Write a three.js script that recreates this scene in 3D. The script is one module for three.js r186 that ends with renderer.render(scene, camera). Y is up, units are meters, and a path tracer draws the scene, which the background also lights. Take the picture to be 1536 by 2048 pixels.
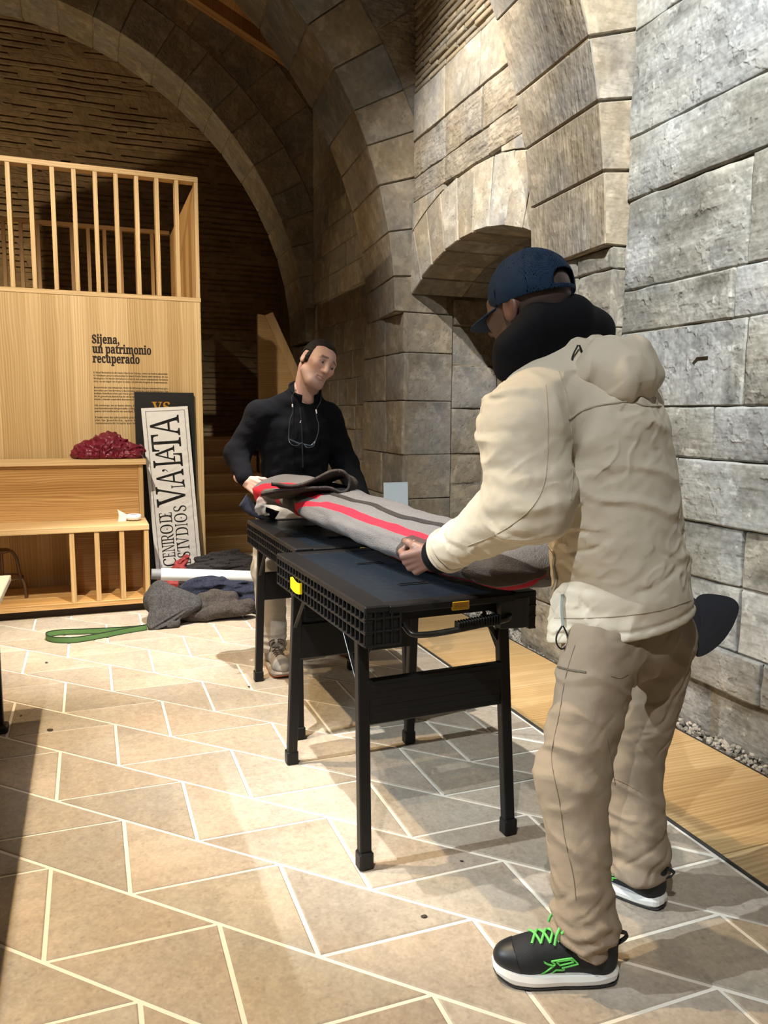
import * as THREE from 'three';
import { mergeGeometries } from 'three/addons/utils/BufferGeometryUtils.js';
import { ImprovedNoise } from 'three/addons/math/ImprovedNoise.js';
import { RectAreaLightUniformsLib } from 'three/addons/lights/RectAreaLightUniformsLib.js';
import { Brush, Evaluator, SUBTRACTION } from 'three-bvh-csg';

// ───────── camera, renderer, lamps, exposure ─────────
const scene = new THREE.Scene();
const F_PX = 1553, CAM = new THREE.Vector3(0, 1.26, 0);
const camera = new THREE.PerspectiveCamera(2 * Math.atan(1024 / F_PX) * 180 / Math.PI, 1536 / 2048, 0.05, 60);
camera.position.copy(CAM);
camera.rotation.order = 'YXZ';
camera.rotation.set(-0.125, -0.363, 0.007);
camera.updateMatrixWorld(true);
const renderer = new THREE.WebGLRenderer({ antialias: true });
renderer.toneMapping = THREE.LinearToneMapping;
renderer.toneMappingExposure = 1.0;
renderer.shadowMap.enabled = true;
RectAreaLightUniformsLib.init();
scene.background = new THREE.Color(0x000000);

// every lamp is a track spotlight hung under the roof: [x, y, z, target x, y, z, candela, half angle in degrees, penumbra, colour]
const WARM = [1.0, 0.745, 0.43], MID = [1.0, 0.87, 0.68], NEUTRAL = [1.0, 0.97, 0.92], COOL = [0.84, 0.94, 1.0], DAY = [0.95, 0.985, 1.0];
const LAMPS = [
  [-0.95, 4.15, 0.35, -0.45, 0, -2.0, 24, 25, 0.8, WARM],
  [-0.90, 4.15, 0.75, 0.9, 0, -1.5, 34, 37, 0.6, DAY],
  [-3.3, 3.1, -2.3, 1.1, 0.4, -2.1, 84, 13, 0.5, COOL],
  [-0.85, 4.2, -3.0, -0.2, 0, -2.4, 42, 40, 0.6, WARM],
  [-0.85, 4.2, -3.9, 0.0, 0, -3.4, 16, 36, 0.6, WARM],
  [-0.1, 4.25, -2.4, 1.1, 0, -2.8, 78, 20, 0.9, NEUTRAL],
  [0.7, 4.25, -3.3, 0.3, 0, -4.5, 100, 16, 0.6, NEUTRAL],
  [-0.8, 4.25, -2.3, -0.1, 1.25, -5.6, 68, 29, 0.5, MID],
  [0.55, 4.3, -0.9, 2.3, 2.75, -2.2, 112, 34, 0.7, DAY],
  [0.35, 4.4, -3.4, 2.3, 3.1, -4.35, 68, 28, 0.7, NEUTRAL],
  [-1.5, 3.5, -6.5, 0.75, 2.45, -6.5, 9, 30, 0.7, WARM],
];

// ───────── helpers ─────────
const V = (x, y, z) => new THREE.Vector3(x, y, z);
function mulberry(a) { return () => { a |= 0; a = a + 0x6D2B79F5 | 0; let t = Math.imul(a ^ a >>> 15, 1 | a); t = t + Math.imul(t ^ t >>> 7, 61 | t) ^ t; return ((t ^ t >>> 14) >>> 0) / 4294967296; }; }
const rnd = mulberry(20240);
const rr = (a, b) => a + (b - a) * rnd();
const perlin = new ImprovedNoise();
const N3 = (x, y, z) => perlin.noise(x, y, z);
const clamp = (x, a = 0, b = 1) => Math.min(b, Math.max(a, x));
const lerp = (a, b, t) => a + (b - a) * t;
const sstep = (a, b, x) => { const t = clamp((x - a) / (b - a)); return t * t * (3 - 2 * t); };
const pixelDir = (px, py) => V((px - 768) / F_PX, -(py - 1024) / F_PX, -1).applyQuaternion(camera.quaternion);
const G = (px, py, y = 0) => { const d = pixelDir(px, py); return CAM.clone().addScaledVector(d, (y - CAM.y) / d.y); };
const P = (px, py, z) => { const d = pixelDir(px, py); return CAM.clone().addScaledVector(d, z / d.z); };

const used = new Map();
function numbered(name) { const n = used.get(name) || 0; used.set(name, n + 1); return n ? name + '_' + String(n).padStart(3, '0') : name; }
function shade(o) { o.castShadow = true; o.receiveShadow = true; return o; }
function obj(name, geo, m, parent) {
  const g = Array.isArray(geo) ? merge(geo) : geo;
  const o = shade(new THREE.Mesh(g, m));
  o.name = parent ? name : numbered(name);
  (parent || scene).add(o);
  return o;
}
function merge(list) {
  const gs = list.map(g => {
    let q = g.index ? g.toNonIndexed() : g;
    for (const k of Object.keys(q.attributes)) if (!['position', 'normal', 'uv'].includes(k)) { if (q === g) q = g.clone(); q.deleteAttribute(k); }
    return q;
  });
  return mergeGeometries(gs);
}
function tag(o, label, category, group) { o.userData.label = label; o.userData.category = category; if (group) o.userData.group = group; return o; }
function thing(name, label, category, pos = [0, 0, 0], group) {
  const o = new THREE.Group(); o.name = numbered(name); o.position.set(...pos); scene.add(o);
  return tag(o, label, category, group);
}
function struct(name, geo, m) { const o = obj(name, geo, m); o.userData.kind = 'structure'; return o; }
function structGroup(name) { const o = new THREE.Group(); o.name = numbered(name); o.userData.kind = 'structure'; scene.add(o); return o; }

// ── geometry: chamfered hexahedron from 8 corners (index bits: 1 = x, 2 = y, 4 = z) ──
const FACES = [[0, 2, 6, 4], [1, 5, 7, 3], [0, 4, 5, 1], [2, 3, 7, 6], [0, 1, 3, 2], [4, 6, 7, 5]];
function hexa(c, ch = 0.003, grain = 0, off = [0, 0], scale = 1) {
  const ctr = V(0, 0, 0); c.forEach(p => ctr.add(p)); ctr.multiplyScalar(1 / 8);
  const pos = [], fp = FACES.map(f => {
    const m = {};
    f.forEach((v, i) => {
      const a = f[(i + 3) % 4], b = f[(i + 1) % 4];
      const ea = c[a].clone().sub(c[v]), eb = c[b].clone().sub(c[v]);
      const la = ea.length(), lb = eb.length();
      m[v] = c[v].clone().addScaledVector(ea, Math.min(ch / (la || 1), 0.42)).addScaledVector(eb, Math.min(ch / (lb || 1), 0.42));
    });
    return m;
  });
  const tri = (a, b, d) => {
    const n = b.clone().sub(a).cross(d.clone().sub(a));
    const out = a.clone().add(b).add(d).multiplyScalar(1 / 3).sub(ctr);
    if (n.dot(out) < 0) pos.push(a, d, b); else pos.push(a, b, d);
  };
  FACES.forEach((f, i) => { tri(fp[i][f[0]], fp[i][f[1]], fp[i][f[2]]); tri(fp[i][f[0]], fp[i][f[2]], fp[i][f[3]]); });
  if (ch > 0) {
    for (let a = 0; a < 8; a++) for (const bit of [1, 2, 4]) {
      const b = a | bit; if (b === a) continue;
      const fs = []; FACES.forEach((f, i) => { if (f.includes(a) && f.includes(b)) fs.push(i); });
      const [p, q] = fs; tri(fp[p][a], fp[p][b], fp[q][b]); tri(fp[p][a], fp[q][b], fp[q][a]);
    }
    for (let a = 0; a < 8; a++) { const fs = []; FACES.forEach((f, i) => { if (f.includes(a)) fs.push(i); }); tri(fp[fs[0]][a], fp[fs[1]][a], fp[fs[2]][a]); }
  }
  return fromTris(pos, grain, off, scale);
}
function fromTris(pos, grain = 0, off = [0, 0], scale = 1) {
  const P3 = new Float32Array(pos.length * 3), NN = new Float32Array(pos.length * 3), UV = new Float32Array(pos.length * 2);
  const n = V(0, 0, 0), e = V(0, 0, 0);
  for (let i = 0; i < pos.length; i += 3) {
    n.copy(pos[i + 1]).sub(pos[i]); e.copy(pos[i + 2]).sub(pos[i]); n.cross(e).normalize();
    const ax = [Math.abs(n.x), Math.abs(n.y), Math.abs(n.z)]; const k = ax.indexOf(Math.max(...ax));
    const rest = [0, 1, 2].filter(q => q !== k); const ua = rest.includes(grain) ? grain : rest[0]; const va = rest.find(q => q !== ua);
    for (let j = 0; j < 3; j++) {
      const p = pos[i + j], a = [p.x, p.y, p.z], q = (i + j);
      P3.set(a, q * 3); NN.set([n.x, n.y, n.z], q * 3); UV.set([a[ua] * scale + off[0], a[va] * scale + off[1]], q * 2);
    }
  }
  const g = new THREE.BufferGeometry();
  g.setAttribute('position', new THREE.BufferAttribute(P3, 3)); g.setAttribute('normal', new THREE.BufferAttribute(NN, 3)); g.setAttribute('uv', new THREE.BufferAttribute(UV, 2));
  return g;
}
function box(x0, x1, y0, y1, z0, z1, ch = 0.003, grain = 0, scale = 1) {
  const c = []; for (let i = 0; i < 8; i++) c.push(V(i & 1 ? x1 : x0, i & 2 ? y1 : y0, i & 4 ? z1 : z0));
  return hexa(c, ch, grain, [rnd() * 3, rnd() * 3], scale);
}
// bar between two points with a rectangular section (w along side, t along other)
function bar(a, b, w, t, ch = 0.002, sideHint = V(1, 0, 0)) {
  const d = b.clone().sub(a).normalize(); const s = sideHint.clone().addScaledVector(d, -sideHint.dot(d)).normalize(); const o = d.clone().cross(s);
  const c = []; for (let i = 0; i < 8; i++) c.push((i & 2 ? b : a).clone().addScaledVector(s, (i & 1 ? 1 : -1) * w / 2).addScaledVector(o, (i & 4 ? 1 : -1) * t / 2));
  return hexa(c, ch, 1);
}
function tube(pts, r, seg = 40, rad = 8, closed = false) { return new THREE.TubeGeometry(new THREE.CatmullRomCurve3(pts, closed), seg, r, rad, closed); }
function place(g, fn) { // move every vertex through fn, recompute normals
  const p = g.attributes.position; const v = V(0, 0, 0);
  for (let i = 0; i < p.count; i++) { v.fromBufferAttribute(p, i); fn(v); p.setXYZ(i, v.x, v.y, v.z); }
  g.computeVertexNormals(); return g;
}

// ── signed-distance shapes meshed with surface nets ──
function capD(p, a, b, ra, rb) {
  const bx = b.x - a.x, by = b.y - a.y, bz = b.z - a.z, px = p.x - a.x, py = p.y - a.y, pz = p.z - a.z;
  const L = bx * bx + by * by + bz * bz; let t = L > 0 ? (px * bx + py * by + pz * bz) / L : 0; t = t < 0 ? 0 : t > 1 ? 1 : t;
  const dx = px - bx * t, dy = py - by * t, dz = pz - bz * t;
  return Math.sqrt(dx * dx + dy * dy + dz * dz) - (ra + (rb - ra) * t);
}
function flatCapD(p, a, b, ra, rb, n, s) { // capsule squashed by s along n
  const bx = b.x - a.x, by = b.y - a.y, bz = b.z - a.z, px = p.x - a.x, py = p.y - a.y, pz = p.z - a.z;
  const L = bx * bx + by * by + bz * bz; let t = L > 0 ? (px * bx + py * by + pz * bz) / L : 0; t = t < 0 ? 0 : t > 1 ? 1 : t;
  let dx = px - bx * t, dy = py - by * t, dz = pz - bz * t; const c = (dx * n.x + dy * n.y + dz * n.z) * (1 / s - 1);
  dx += n.x * c; dy += n.y * c; dz += n.z * c;
  return (Math.sqrt(dx * dx + dy * dy + dz * dz) - (ra + (rb - ra) * t)) * Math.min(1, s);
}
function ellD(p, c, rx, ry, rz) { const x = (p.x - c.x) / rx, y = (p.y - c.y) / ry, z = (p.z - c.z) / rz; const k = Math.sqrt(x * x + y * y + z * z); return (k - 1) * Math.min(rx, ry, rz); }
const smin = (a, b, k) => { const h = Math.max(k - Math.abs(a - b), 0) / k; return Math.min(a, b) - h * h * k * 0.25; };
const smax = (a, b, k) => -smin(-a, -b, k);
function sdfGeo(f, lo, hi, cell, opt = {}) {
  const nx = Math.ceil((hi.x - lo.x) / cell) + 1, ny = Math.ceil((hi.y - lo.y) / cell) + 1, nz = Math.ceil((hi.z - lo.z) / cell) + 1;
  const val = new Float32Array(nx * ny * nz).fill(1e3), id = (i, j, k) => i + nx * (j + ny * k), q = V(0, 0, 0), S = 4;
  for (let k = 0; k < nz; k += S) for (let j = 0; j < ny; j += S) for (let i = 0; i < nx; i += S) {
    q.set(lo.x + (i + 2) * cell, lo.y + (j + 2) * cell, lo.z + (k + 2) * cell);
    const c = f(q);
    const near = Math.abs(c) < cell * 6.5 + (opt.slack || 0.012);
    for (let kk = k; kk < Math.min(k + S, nz); kk++) for (let jj = j; jj < Math.min(j + S, ny); jj++) for (let ii = i; ii < Math.min(i + S, nx); ii++) {
      if (near) { q.set(lo.x + ii * cell, lo.y + jj * cell, lo.z + kk * cell); val[id(ii, jj, kk)] = f(q); } else val[id(ii, jj, kk)] = c;
    }
  }
  const vid = new Int32Array(nx * ny * nz).fill(-1), vs = [];
  const CO = [[0, 0, 0], [1, 0, 0], [0, 1, 0], [1, 1, 0], [0, 0, 1], [1, 0, 1], [0, 1, 1], [1, 1, 1]];
  const ED = [[0, 1], [2, 3], [4, 5], [6, 7], [0, 2], [1, 3], [4, 6], [5, 7], [0, 4], [1, 5], [2, 6], [3, 7]];
  const d8 = new Float64Array(8);
  for (let k = 0; k < nz - 1; k++) for (let j = 0; j < ny - 1; j++) for (let i = 0; i < nx - 1; i++) {
    let m = 0; for (let c = 0; c < 8; c++) { d8[c] = val[id(i + CO[c][0], j + CO[c][1], k + CO[c][2])]; if (d8[c] < 0) m |= 1 << c; }
    if (m === 0 || m === 255) continue;
    let x = 0, y = 0, z = 0, n = 0;
    for (const [a, b] of ED) { if ((d8[a] < 0) === (d8[b] < 0)) continue; const t = d8[a] / (d8[a] - d8[b]); x += CO[a][0] + (CO[b][0] - CO[a][0]) * t; y += CO[a][1] + (CO[b][1] - CO[a][1]) * t; z += CO[a][2] + (CO[b][2] - CO[a][2]) * t; n++; }
    vid[id(i, j, k)] = vs.length; vs.push(V(lo.x + (i + x / n) * cell, lo.y + (j + y / n) * cell, lo.z + (k + z / n) * cell));
  }
  const h = cell * 0.6, nm = vs.map(v => {
    const g = V(f(q.set(v.x + h, v.y, v.z)) - f(q.set(v.x - h, v.y, v.z)), f(q.set(v.x, v.y + h, v.z)) - f(q.set(v.x, v.y - h, v.z)), f(q.set(v.x, v.y, v.z + h)) - f(q.set(v.x, v.y, v.z - h)));
    return g.lengthSq() > 0 ? g.normalize() : V(0, 1, 0);
  });
  const tris = [];
  const quad = (a, b, c, d, flip) => { if (a < 0 || b < 0 || c < 0 || d < 0) return; if (flip) tris.push(a, c, b, a, d, c); else tris.push(a, b, c, a, c, d); };
  for (let k = 1; k < nz - 1; k++) for (let j = 1; j < ny - 1; j++) for (let i = 1; i < nx - 1; i++) {
    const s = val[id(i, j, k)] < 0;
    if (s !== val[id(i + 1, j, k)] < 0) quad(vid[id(i, j - 1, k - 1)], vid[id(i, j, k - 1)], vid[id(i, j, k)], vid[id(i, j - 1, k)], !s);
    if (s !== val[id(i, j + 1, k)] < 0) quad(vid[id(i - 1, j, k - 1)], vid[id(i - 1, j, k)], vid[id(i, j, k)], vid[id(i, j, k - 1)], !s);
    if (s !== val[id(i, j, k + 1)] < 0) quad(vid[id(i - 1, j - 1, k)], vid[id(i, j - 1, k)], vid[id(i, j, k)], vid[id(i - 1, j, k)], !s);
  }
  const M = tris.length, PP = new Float32Array(M * 3), NN = new Float32Array(M * 3), UV = new Float32Array(M * 2), CC = opt.color ? new Float32Array(M * 3) : null;
  const cols = opt.color ? vs.map((v, i) => opt.color(v, nm[i])) : null;
  for (let t = 0; t < M; t += 3) {
    const s = V(0, 0, 0); for (let j = 0; j < 3; j++) s.add(nm[tris[t + j]]);
    const ax = [Math.abs(s.x), Math.abs(s.y), Math.abs(s.z)], kx = ax.indexOf(Math.max(...ax));
    for (let j = 0; j < 3; j++) {
      const v = vs[tris[t + j]], n = nm[tris[t + j]], w = t + j;
      PP.set([v.x, v.y, v.z], w * 3); NN.set([n.x, n.y, n.z], w * 3);
      UV.set(kx === 0 ? [v.z, v.y] : kx === 1 ? [v.x, v.z] : [v.x, v.y], w * 2);
      if (CC) CC.set(cols[tris[t + j]], w * 3);
    }
  }
  const g = new THREE.BufferGeometry();
  g.setAttribute('position', new THREE.BufferAttribute(PP, 3)); g.setAttribute('normal', new THREE.BufferAttribute(NN, 3)); g.setAttribute('uv', new THREE.BufferAttribute(UV, 2));
  if (CC) g.setAttribute('color', new THREE.BufferAttribute(CC, 3));
  g.sdf = f; return g;
}
function bounds(pts, pad) { const b = new THREE.Box3().setFromPoints(pts); b.expandByScalar(pad); return [b.min, b.max]; }

// ── textures ──
const fbmCache = new Map();
function fbm(u, v, base, oct, seed, ay = 1) { // tileable layered value noise
  const key = ((seed * 512 + base) * 16 + oct) * 256 + ay * 2; let O = fbmCache.get(key);
  if (!O) {
    O = []; let t = 0, a = 0.5;
    for (let o = 0; o < oct; o++) { const px = Math.max(1, Math.round(base * 2 ** o)), py = Math.max(1, Math.round(base * ay * 2 ** o)), r = mulberry((seed + o) * 977 + px * 31 + py), L = new Float32Array(px * py); for (let i = 0; i < L.length; i++) L[i] = r(); O.push([px, py, L, a]); t += a; a *= 0.55; }
    for (const q of O) q[3] /= t; fbmCache.set(key, O);
  }
  let s = 0;
  for (let o = 0; o < O.length; o++) {
    const q = O[o], px = q[0], py = q[1], L = q[2], x = u * px, y = v * py, xf = Math.floor(x), yf = Math.floor(y), fx = x - xf, fy = y - yf;
    const x0 = ((xf % px) + px) % px, x1 = x0 + 1 === px ? 0 : x0 + 1, y0 = (((yf % py) + py) % py) * px, y1 = y0 + px === px * py ? 0 : y0 + px, sx = fx * fx * (3 - 2 * fx), sy = fy * fy * (3 - 2 * fy);
    const a = L[x0 + y0] + (L[x1 + y0] - L[x0 + y0]) * sx, b = L[x0 + y1] + (L[x1 + y1] - L[x0 + y1]) * sx; s += q[3] * (a + (b - a) * sy);
  }
  return s;
}
function vn(x, y, px, py, seed) { return fbm(x / px, y / py, px, 1, seed, py / px); }
function tex(w, h, fn, srgb, rx = 1, ry = 1) {
  const d = new Uint8Array(w * h * 4);
  for (let j = 0; j < h; j++) for (let i = 0; i < w; i++) { const c = fn(i / w, j / h), o = (j * w + i) * 4; if (typeof c === 'number') { d[o] = d[o + 1] = d[o + 2] = clamp(c) * 255; } else { d[o] = clamp(c[0]) * 255; d[o + 1] = clamp(c[1]) * 255; d[o + 2] = clamp(c[2]) * 255; } d[o + 3] = 255; }
  const t = new THREE.DataTexture(d, w, h); t.wrapS = t.wrapT = THREE.RepeatWrapping; t.magFilter = THREE.LinearFilter; t.minFilter = THREE.LinearMipmapLinearFilter; t.generateMipmaps = true;
  if (srgb) t.colorSpace = THREE.SRGBColorSpace; t.repeat.set(rx, ry); t.needsUpdate = true; return t;
}
function canvasTex(w, h, draw) {
  const c = document.createElement('canvas'); c.width = w; c.height = h; draw(c.getContext('2d'), w, h);
  const t = new THREE.CanvasTexture(c); t.colorSpace = THREE.SRGBColorSpace; t.anisotropy = 8; return t;
}
const T = {};
T.stone = tex(512, 512, (u, v) => { const a = fbm(u, v, 4, 6, 3), b = fbm(u, v, 9, 4, 11), c = fbm(u, v, 40, 3, 17), d = fbm(u, v, 14, 4, 57); let s = 0.60 + 0.30 * (a - 0.5) + 0.18 * (b - 0.5) + 0.14 * (c - 0.5); s += 0.09 * sstep(0.58, 0.70, d); s -= 0.07 * sstep(0.62, 0.78, b); const w = fbm(u, v, 3, 4, 29) - 0.5; return [s + 0.10 * w + 0.15, s + 0.02 * w + 0.14, s - 0.13 * w + 0.13]; }, true, 0.9, 0.9);
T.stoneBump = tex(512, 512, (u, v) => { const a = fbm(u, v, 5, 6, 41), b = fbm(u, v, 32, 4, 43), p = fbm(u, v, 60, 2, 47); return 0.5 + 0.55 * (a - 0.5) + 0.35 * (b - 0.5) - 0.18 * sstep(0.68, 0.85, p); }, false, 0.9, 0.9);
T.stoneTool = tex(512, 512, (u, v) => { const w = fbm(u, v, 6, 3, 61); const l = fbm(u, v, 8, 4, 63, 5); return 0.5 + 0.6 * (l - 0.5) + 0.45 * (w - 0.5) + 0.35 * (fbm(u, v, 48, 3, 67) - 0.5); }, false, 0.9, 0.9);
T.stoneLime = tex(768, 768, (u, v) => { const a = fbm(u, v, 3, 6, 303), b = fbm(u, v, 7, 5, 311), c = fbm(u, v, 70, 3, 317), st = fbm(u, v, 3, 5, 321, 7), d = fbm(u, v, 10, 5, 357), e = fbm(u, v, 26, 4, 361); let s = 0.56 + 0.34 * (a - 0.5) + 0.20 * (b - 0.5) + 0.20 * (c - 0.5) + 0.34 * (st - 0.5); const lime = sstep(0.55, 0.62, d + 0.25 * (e - 0.5)); s = lerp(s, 0.76 + 0.16 * (c - 0.5), 0.26 * lime); s -= 0.10 * sstep(0.66, 0.76, e); s += 0.14 * sstep(0.70, 0.80, fbm(u, v, 34, 4, 377)); const w = fbm(u, v, 3, 4, 329) - 0.5; return [s + 0.07 * w + 0.13, s + 0.02 * w + 0.125, s - 0.09 * w + 0.11]; }, true, 0.7, 0.7);
T.stoneLimeBump = tex(768, 768, (u, v) => { const st = fbm(u, v, 3, 5, 321, 7), d = fbm(u, v, 10, 5, 357), e = fbm(u, v, 26, 4, 361), c = fbm(u, v, 60, 3, 367); return 0.45 + 0.5 * (st - 0.5) + 0.35 * (fbm(u, v, 6, 5, 371) - 0.5) + 0.12 * sstep(0.55, 0.62, d + 0.25 * (e - 0.5)) - 0.12 * sstep(0.66, 0.78, e) + 0.22 * (c - 0.5); }, false, 0.7, 0.7);
T.tile = tex(1024, 1024, (u, v) => { const a = fbm(u, v, 3, 5, 71), b = fbm(u, v, 60, 3, 73), c = fbm(u, v, 150, 2, 77), l = fbm(u, v, 3, 5, 79, 10); let s = 0.80 + 0.18 * (a - 0.5) + 0.10 * (b - 0.5) + 0.09 * (c - 0.5) + 0.07 * (l - 0.5); s -= 0.05 * sstep(0.74, 0.82, fbm(u, v, 70, 2, 81)); const w = fbm(u, v, 4, 4, 83) - 0.5; return [s + 0.05 * w + .02, s - 0.01 * w, s - 0.07 * w - .02]; }, true, 1, 1);
T.tileBump = tex(512, 512, (u, v) => 0.5 + 0.5 * (fbm(u, v, 30, 4, 91) - 0.5) + 0.3 * (fbm(u, v, 5, 3, 93) - 0.5) - 0.5 * sstep(0.78, 0.88, fbm(u, v, 40, 2, 95)), false, 1, 1);
// pine: grain along u; 1 texture = 1.6 m x 0.8 m
function pine(seed, tone, contrast, strips = 0.10) {
  return tex(1024, 512, (u, v) => {
    const warp = 0.035 * (fbm(u, v, 2, 3, seed, 2) - 0.5), vv = v + warp;
    const strip = Math.floor(vv * 9), sh = vn(strip + 0.5, 3.5, 9, 7, seed + 5) - 0.5, sh2 = vn(strip + 0.5, 1.5, 9, 7, seed + 8);
    const rings = Math.sin((vv * 9 + 0.6 * fbm(u, vv, 2, 3, seed + 21, 3)) * 34 + sh * 40) * 0.5 + 0.5;
    const fine = fbm(u, vv, 3, 4, seed + 31, 60);
    const s = contrast * (strips * sh - 0.075 * rings * (0.4 + sh2) - 0.13 * (fine - 0.5));
    const red = strips * sstep(0.72, 0.92, sh2);
    return [tone[0] + s * 0.9 - red * 0.35, tone[1] + s - red, tone[2] + s * 1.1 - red * 1.1];
  }, true, 1 / 1.6, 1 / 0.8);
}
T.pine = pine(101, [0.86, 0.74, 0.55], 1.0);
T.pineBold = pine(151, [0.84, 0.70, 0.49], 1.9);
T.pinePanel = pine(133, [0.86, 0.75, 0.56], 1.0, 0.26);
T.pineDeck = pine(177, [0.86, 0.73, 0.53], 1.3);
T.weave = tex(256, 256, (u, v) => 0.5 + 0.25 * Math.sin(u * Math.PI * 2 * 48) * Math.sin(v * Math.PI * 2 * 48) + 0.5 * (fbm(u, v, 24, 3, 201) - 0.5), false, 6, 6);
T.wool = tex(512, 512, (u, v) => 0.5 + 0.6 * (fbm(u, v, 40, 4, 211) - 0.5) + 0.4 * (fbm(u, v, 120, 2, 213, 0.4) - 0.5), false, 3, 3);
T.woolCol = tex(512, 512, (u, v) => { const s = 0.78 + 0.45 * (fbm(u, v, 50, 3, 221) - 0.5) + 0.35 * (fbm(u, v, 120, 2, 223) - 0.5) + 0.15 * (fbm(u, v, 5, 3, 225) - 0.5); return [s, s, s]; }, true, 3, 3);
T.crumple = tex(512, 512, (u, v) => { const r = (b, s) => 1 - Math.abs(2 * fbm(u, v, b, 2, s) - 1); return 0.5 * r(6, 231) + 0.3 * r(13, 233) + 0.2 * fbm(u, v, 30, 3, 235); }, false, 2, 2);
T.courses = tex(1024, 1024, (u, v) => { const w = 0.012 * (fbm(u, v, 6, 3, 241) - 0.5), y = (v + w) * 30, row = Math.floor(y), f = y - row; const on = fbm(u + 0.137 * row, v, 5, 3, 243 + (row % 7)); const j = sstep(0.0, 0.22, f) * sstep(1.0, 0.72, f); return clamp(0.25 + 0.55 * (on > 0.47 ? j : 0.75) + 0.35 * (fbm(u, v, 30, 4, 247) - 0.5)); }, false, 0.5, 0.5);
T.coursesCol = tex(512, 512, (u, v) => { const s = 0.80 + 0.22 * (fbm(u, v, 4, 5, 251, 4) - 0.5) + 0.16 * (fbm(u, v, 26, 3, 253) - 0.5); return [s + .04, s, s - .05]; }, true, 0.5, 0.5);
const lin = (r, g, b) => new THREE.Color().setRGB(r, g, b);
function mat(color, rough, o = {}) {
  const C = o.specularIntensity !== undefined || o.sheen || o.clearcoat || o.transmission ? THREE.MeshPhysicalMaterial : THREE.MeshStandardMaterial;
  return new C({ color: Array.isArray(color) ? lin(...color) : new THREE.Color(color), roughness: rough, metalness: 0, ...o });
}
const M = {};
M.grout = mat([0.76, 0.71, 0.62], 0.95, { bumpMap: T.tileBump, bumpScale: 0.002 });
const TILE_TONES = [[0.60, 0.54, 0.45], [0.64, 0.56, 0.46], [0.57, 0.52, 0.44], [0.65, 0.58, 0.49], [0.59, 0.53, 0.43], [0.62, 0.54, 0.44]];
M.tiles = TILE_TONES.map(c => mat(c, 0.72, { map: T.tile, bumpMap: T.tileBump, bumpScale: 0.0012 }));
const stoneMats = (tones, bump, scale) => tones.map(c => mat(c, 0.95, { map: T.stone, bumpMap: bump, bumpScale: scale }));
M.greyStone = [[0.60, 0.60, 0.57], [0.55, 0.55, 0.52], [0.64, 0.64, 0.62], [0.57, 0.55, 0.50], [0.53, 0.53, 0.51]].map(c => mat(c, 0.95, { map: T.stoneLime, bumpMap: T.stoneLimeBump, bumpScale: 0.018 }));
M.archStone = stoneMats([[0.50, 0.44, 0.34], [0.46, 0.41, 0.32], [0.53, 0.47, 0.37], [0.48, 0.43, 0.35]], T.stoneBump, 0.007);
M.roughStone = stoneMats([[0.50, 0.44, 0.34], [0.46, 0.41, 0.32], [0.53, 0.47, 0.37], [0.48, 0.43, 0.35]], T.stoneTool, 0.022);
M.pierStone = [[0.52, 0.48, 0.40], [0.47, 0.44, 0.37], [0.55, 0.51, 0.43]].map(c => mat(c, 0.95, { map: T.stoneLime, bumpMap: T.stoneLimeBump, bumpScale: 0.014 }));
M.nearArch = stoneMats([[0.50, 0.44, 0.34], [0.46, 0.41, 0.32], [0.53, 0.47, 0.37], [0.48, 0.43, 0.35]], T.stoneTool, 0.010);
M.creamStone = stoneMats([[0.66, 0.59, 0.46], [0.60, 0.53, 0.40], [0.70, 0.64, 0.52]], T.stoneBump, 0.010);
M.bayStone = stoneMats([[0.50, 0.44, 0.34], [0.46, 0.41, 0.32], [0.53, 0.47, 0.37], [0.48, 0.43, 0.35]], T.stoneBump, 0.012);
M.blueStone = mat([0.40, 0.41, 0.40], 0.9, { map: T.stone, bumpMap: T.stoneBump, bumpScale: 0.006 });
M.brick = stoneMats([[0.60, 0.51, 0.36], [0.52, 0.43, 0.29], [0.64, 0.55, 0.40]], T.stoneBump, 0.006);
M.mortar = mat([0.50, 0.44, 0.33], 1, { map: T.stone, bumpMap: T.stoneBump, bumpScale: 0.02 });
M.mortarGrey = mat([0.34, 0.31, 0.26], 1, { map: T.stone, bumpMap: T.stoneBump, bumpScale: 0.02 });
M.pine = mat([0.92, 0.90, 0.88], 0.55, { map: T.pine });
M.pinePanel = mat([0.92, 0.89, 0.86], 0.55, { map: T.pinePanel });
M.pineB = mat([0.80, 0.72, 0.62], 0.55, { map: T.pine });
M.oldTimber = mat([0.46, 0.36, 0.26], 0.85, { map: T.pineBold });
M.pineBold = mat([0.84, 0.76, 0.66], 0.55, { map: T.pineBold });
M.pineDeck = mat([0.74, 0.74, 0.74], 0.5, { map: T.pineDeck });
M.black = mat([0.008, 0.008, 0.009], 0.42, { specularIntensity: 0.55, bumpMap: T.weave, bumpScale: 0.0004 });
M.blackTop = mat([0.007, 0.012, 0.019], 0.34, { specularIntensity: 0.7, bumpMap: T.crumple, bumpScale: 0.003 });
M.blackMetal = mat([0.012, 0.012, 0.012], 0.32);
M.yellow = mat([0.85, 0.62, 0.005], 0.45);
// ───────── the hall ─────────
const XW = 2.3, ARC = { x: -0.86, y: 2.02, r: 3.08 };
const ROOM = { left: -4.06, back: 3.2, end: -9.9 };
const jit = a => rr(-a, a);
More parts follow.
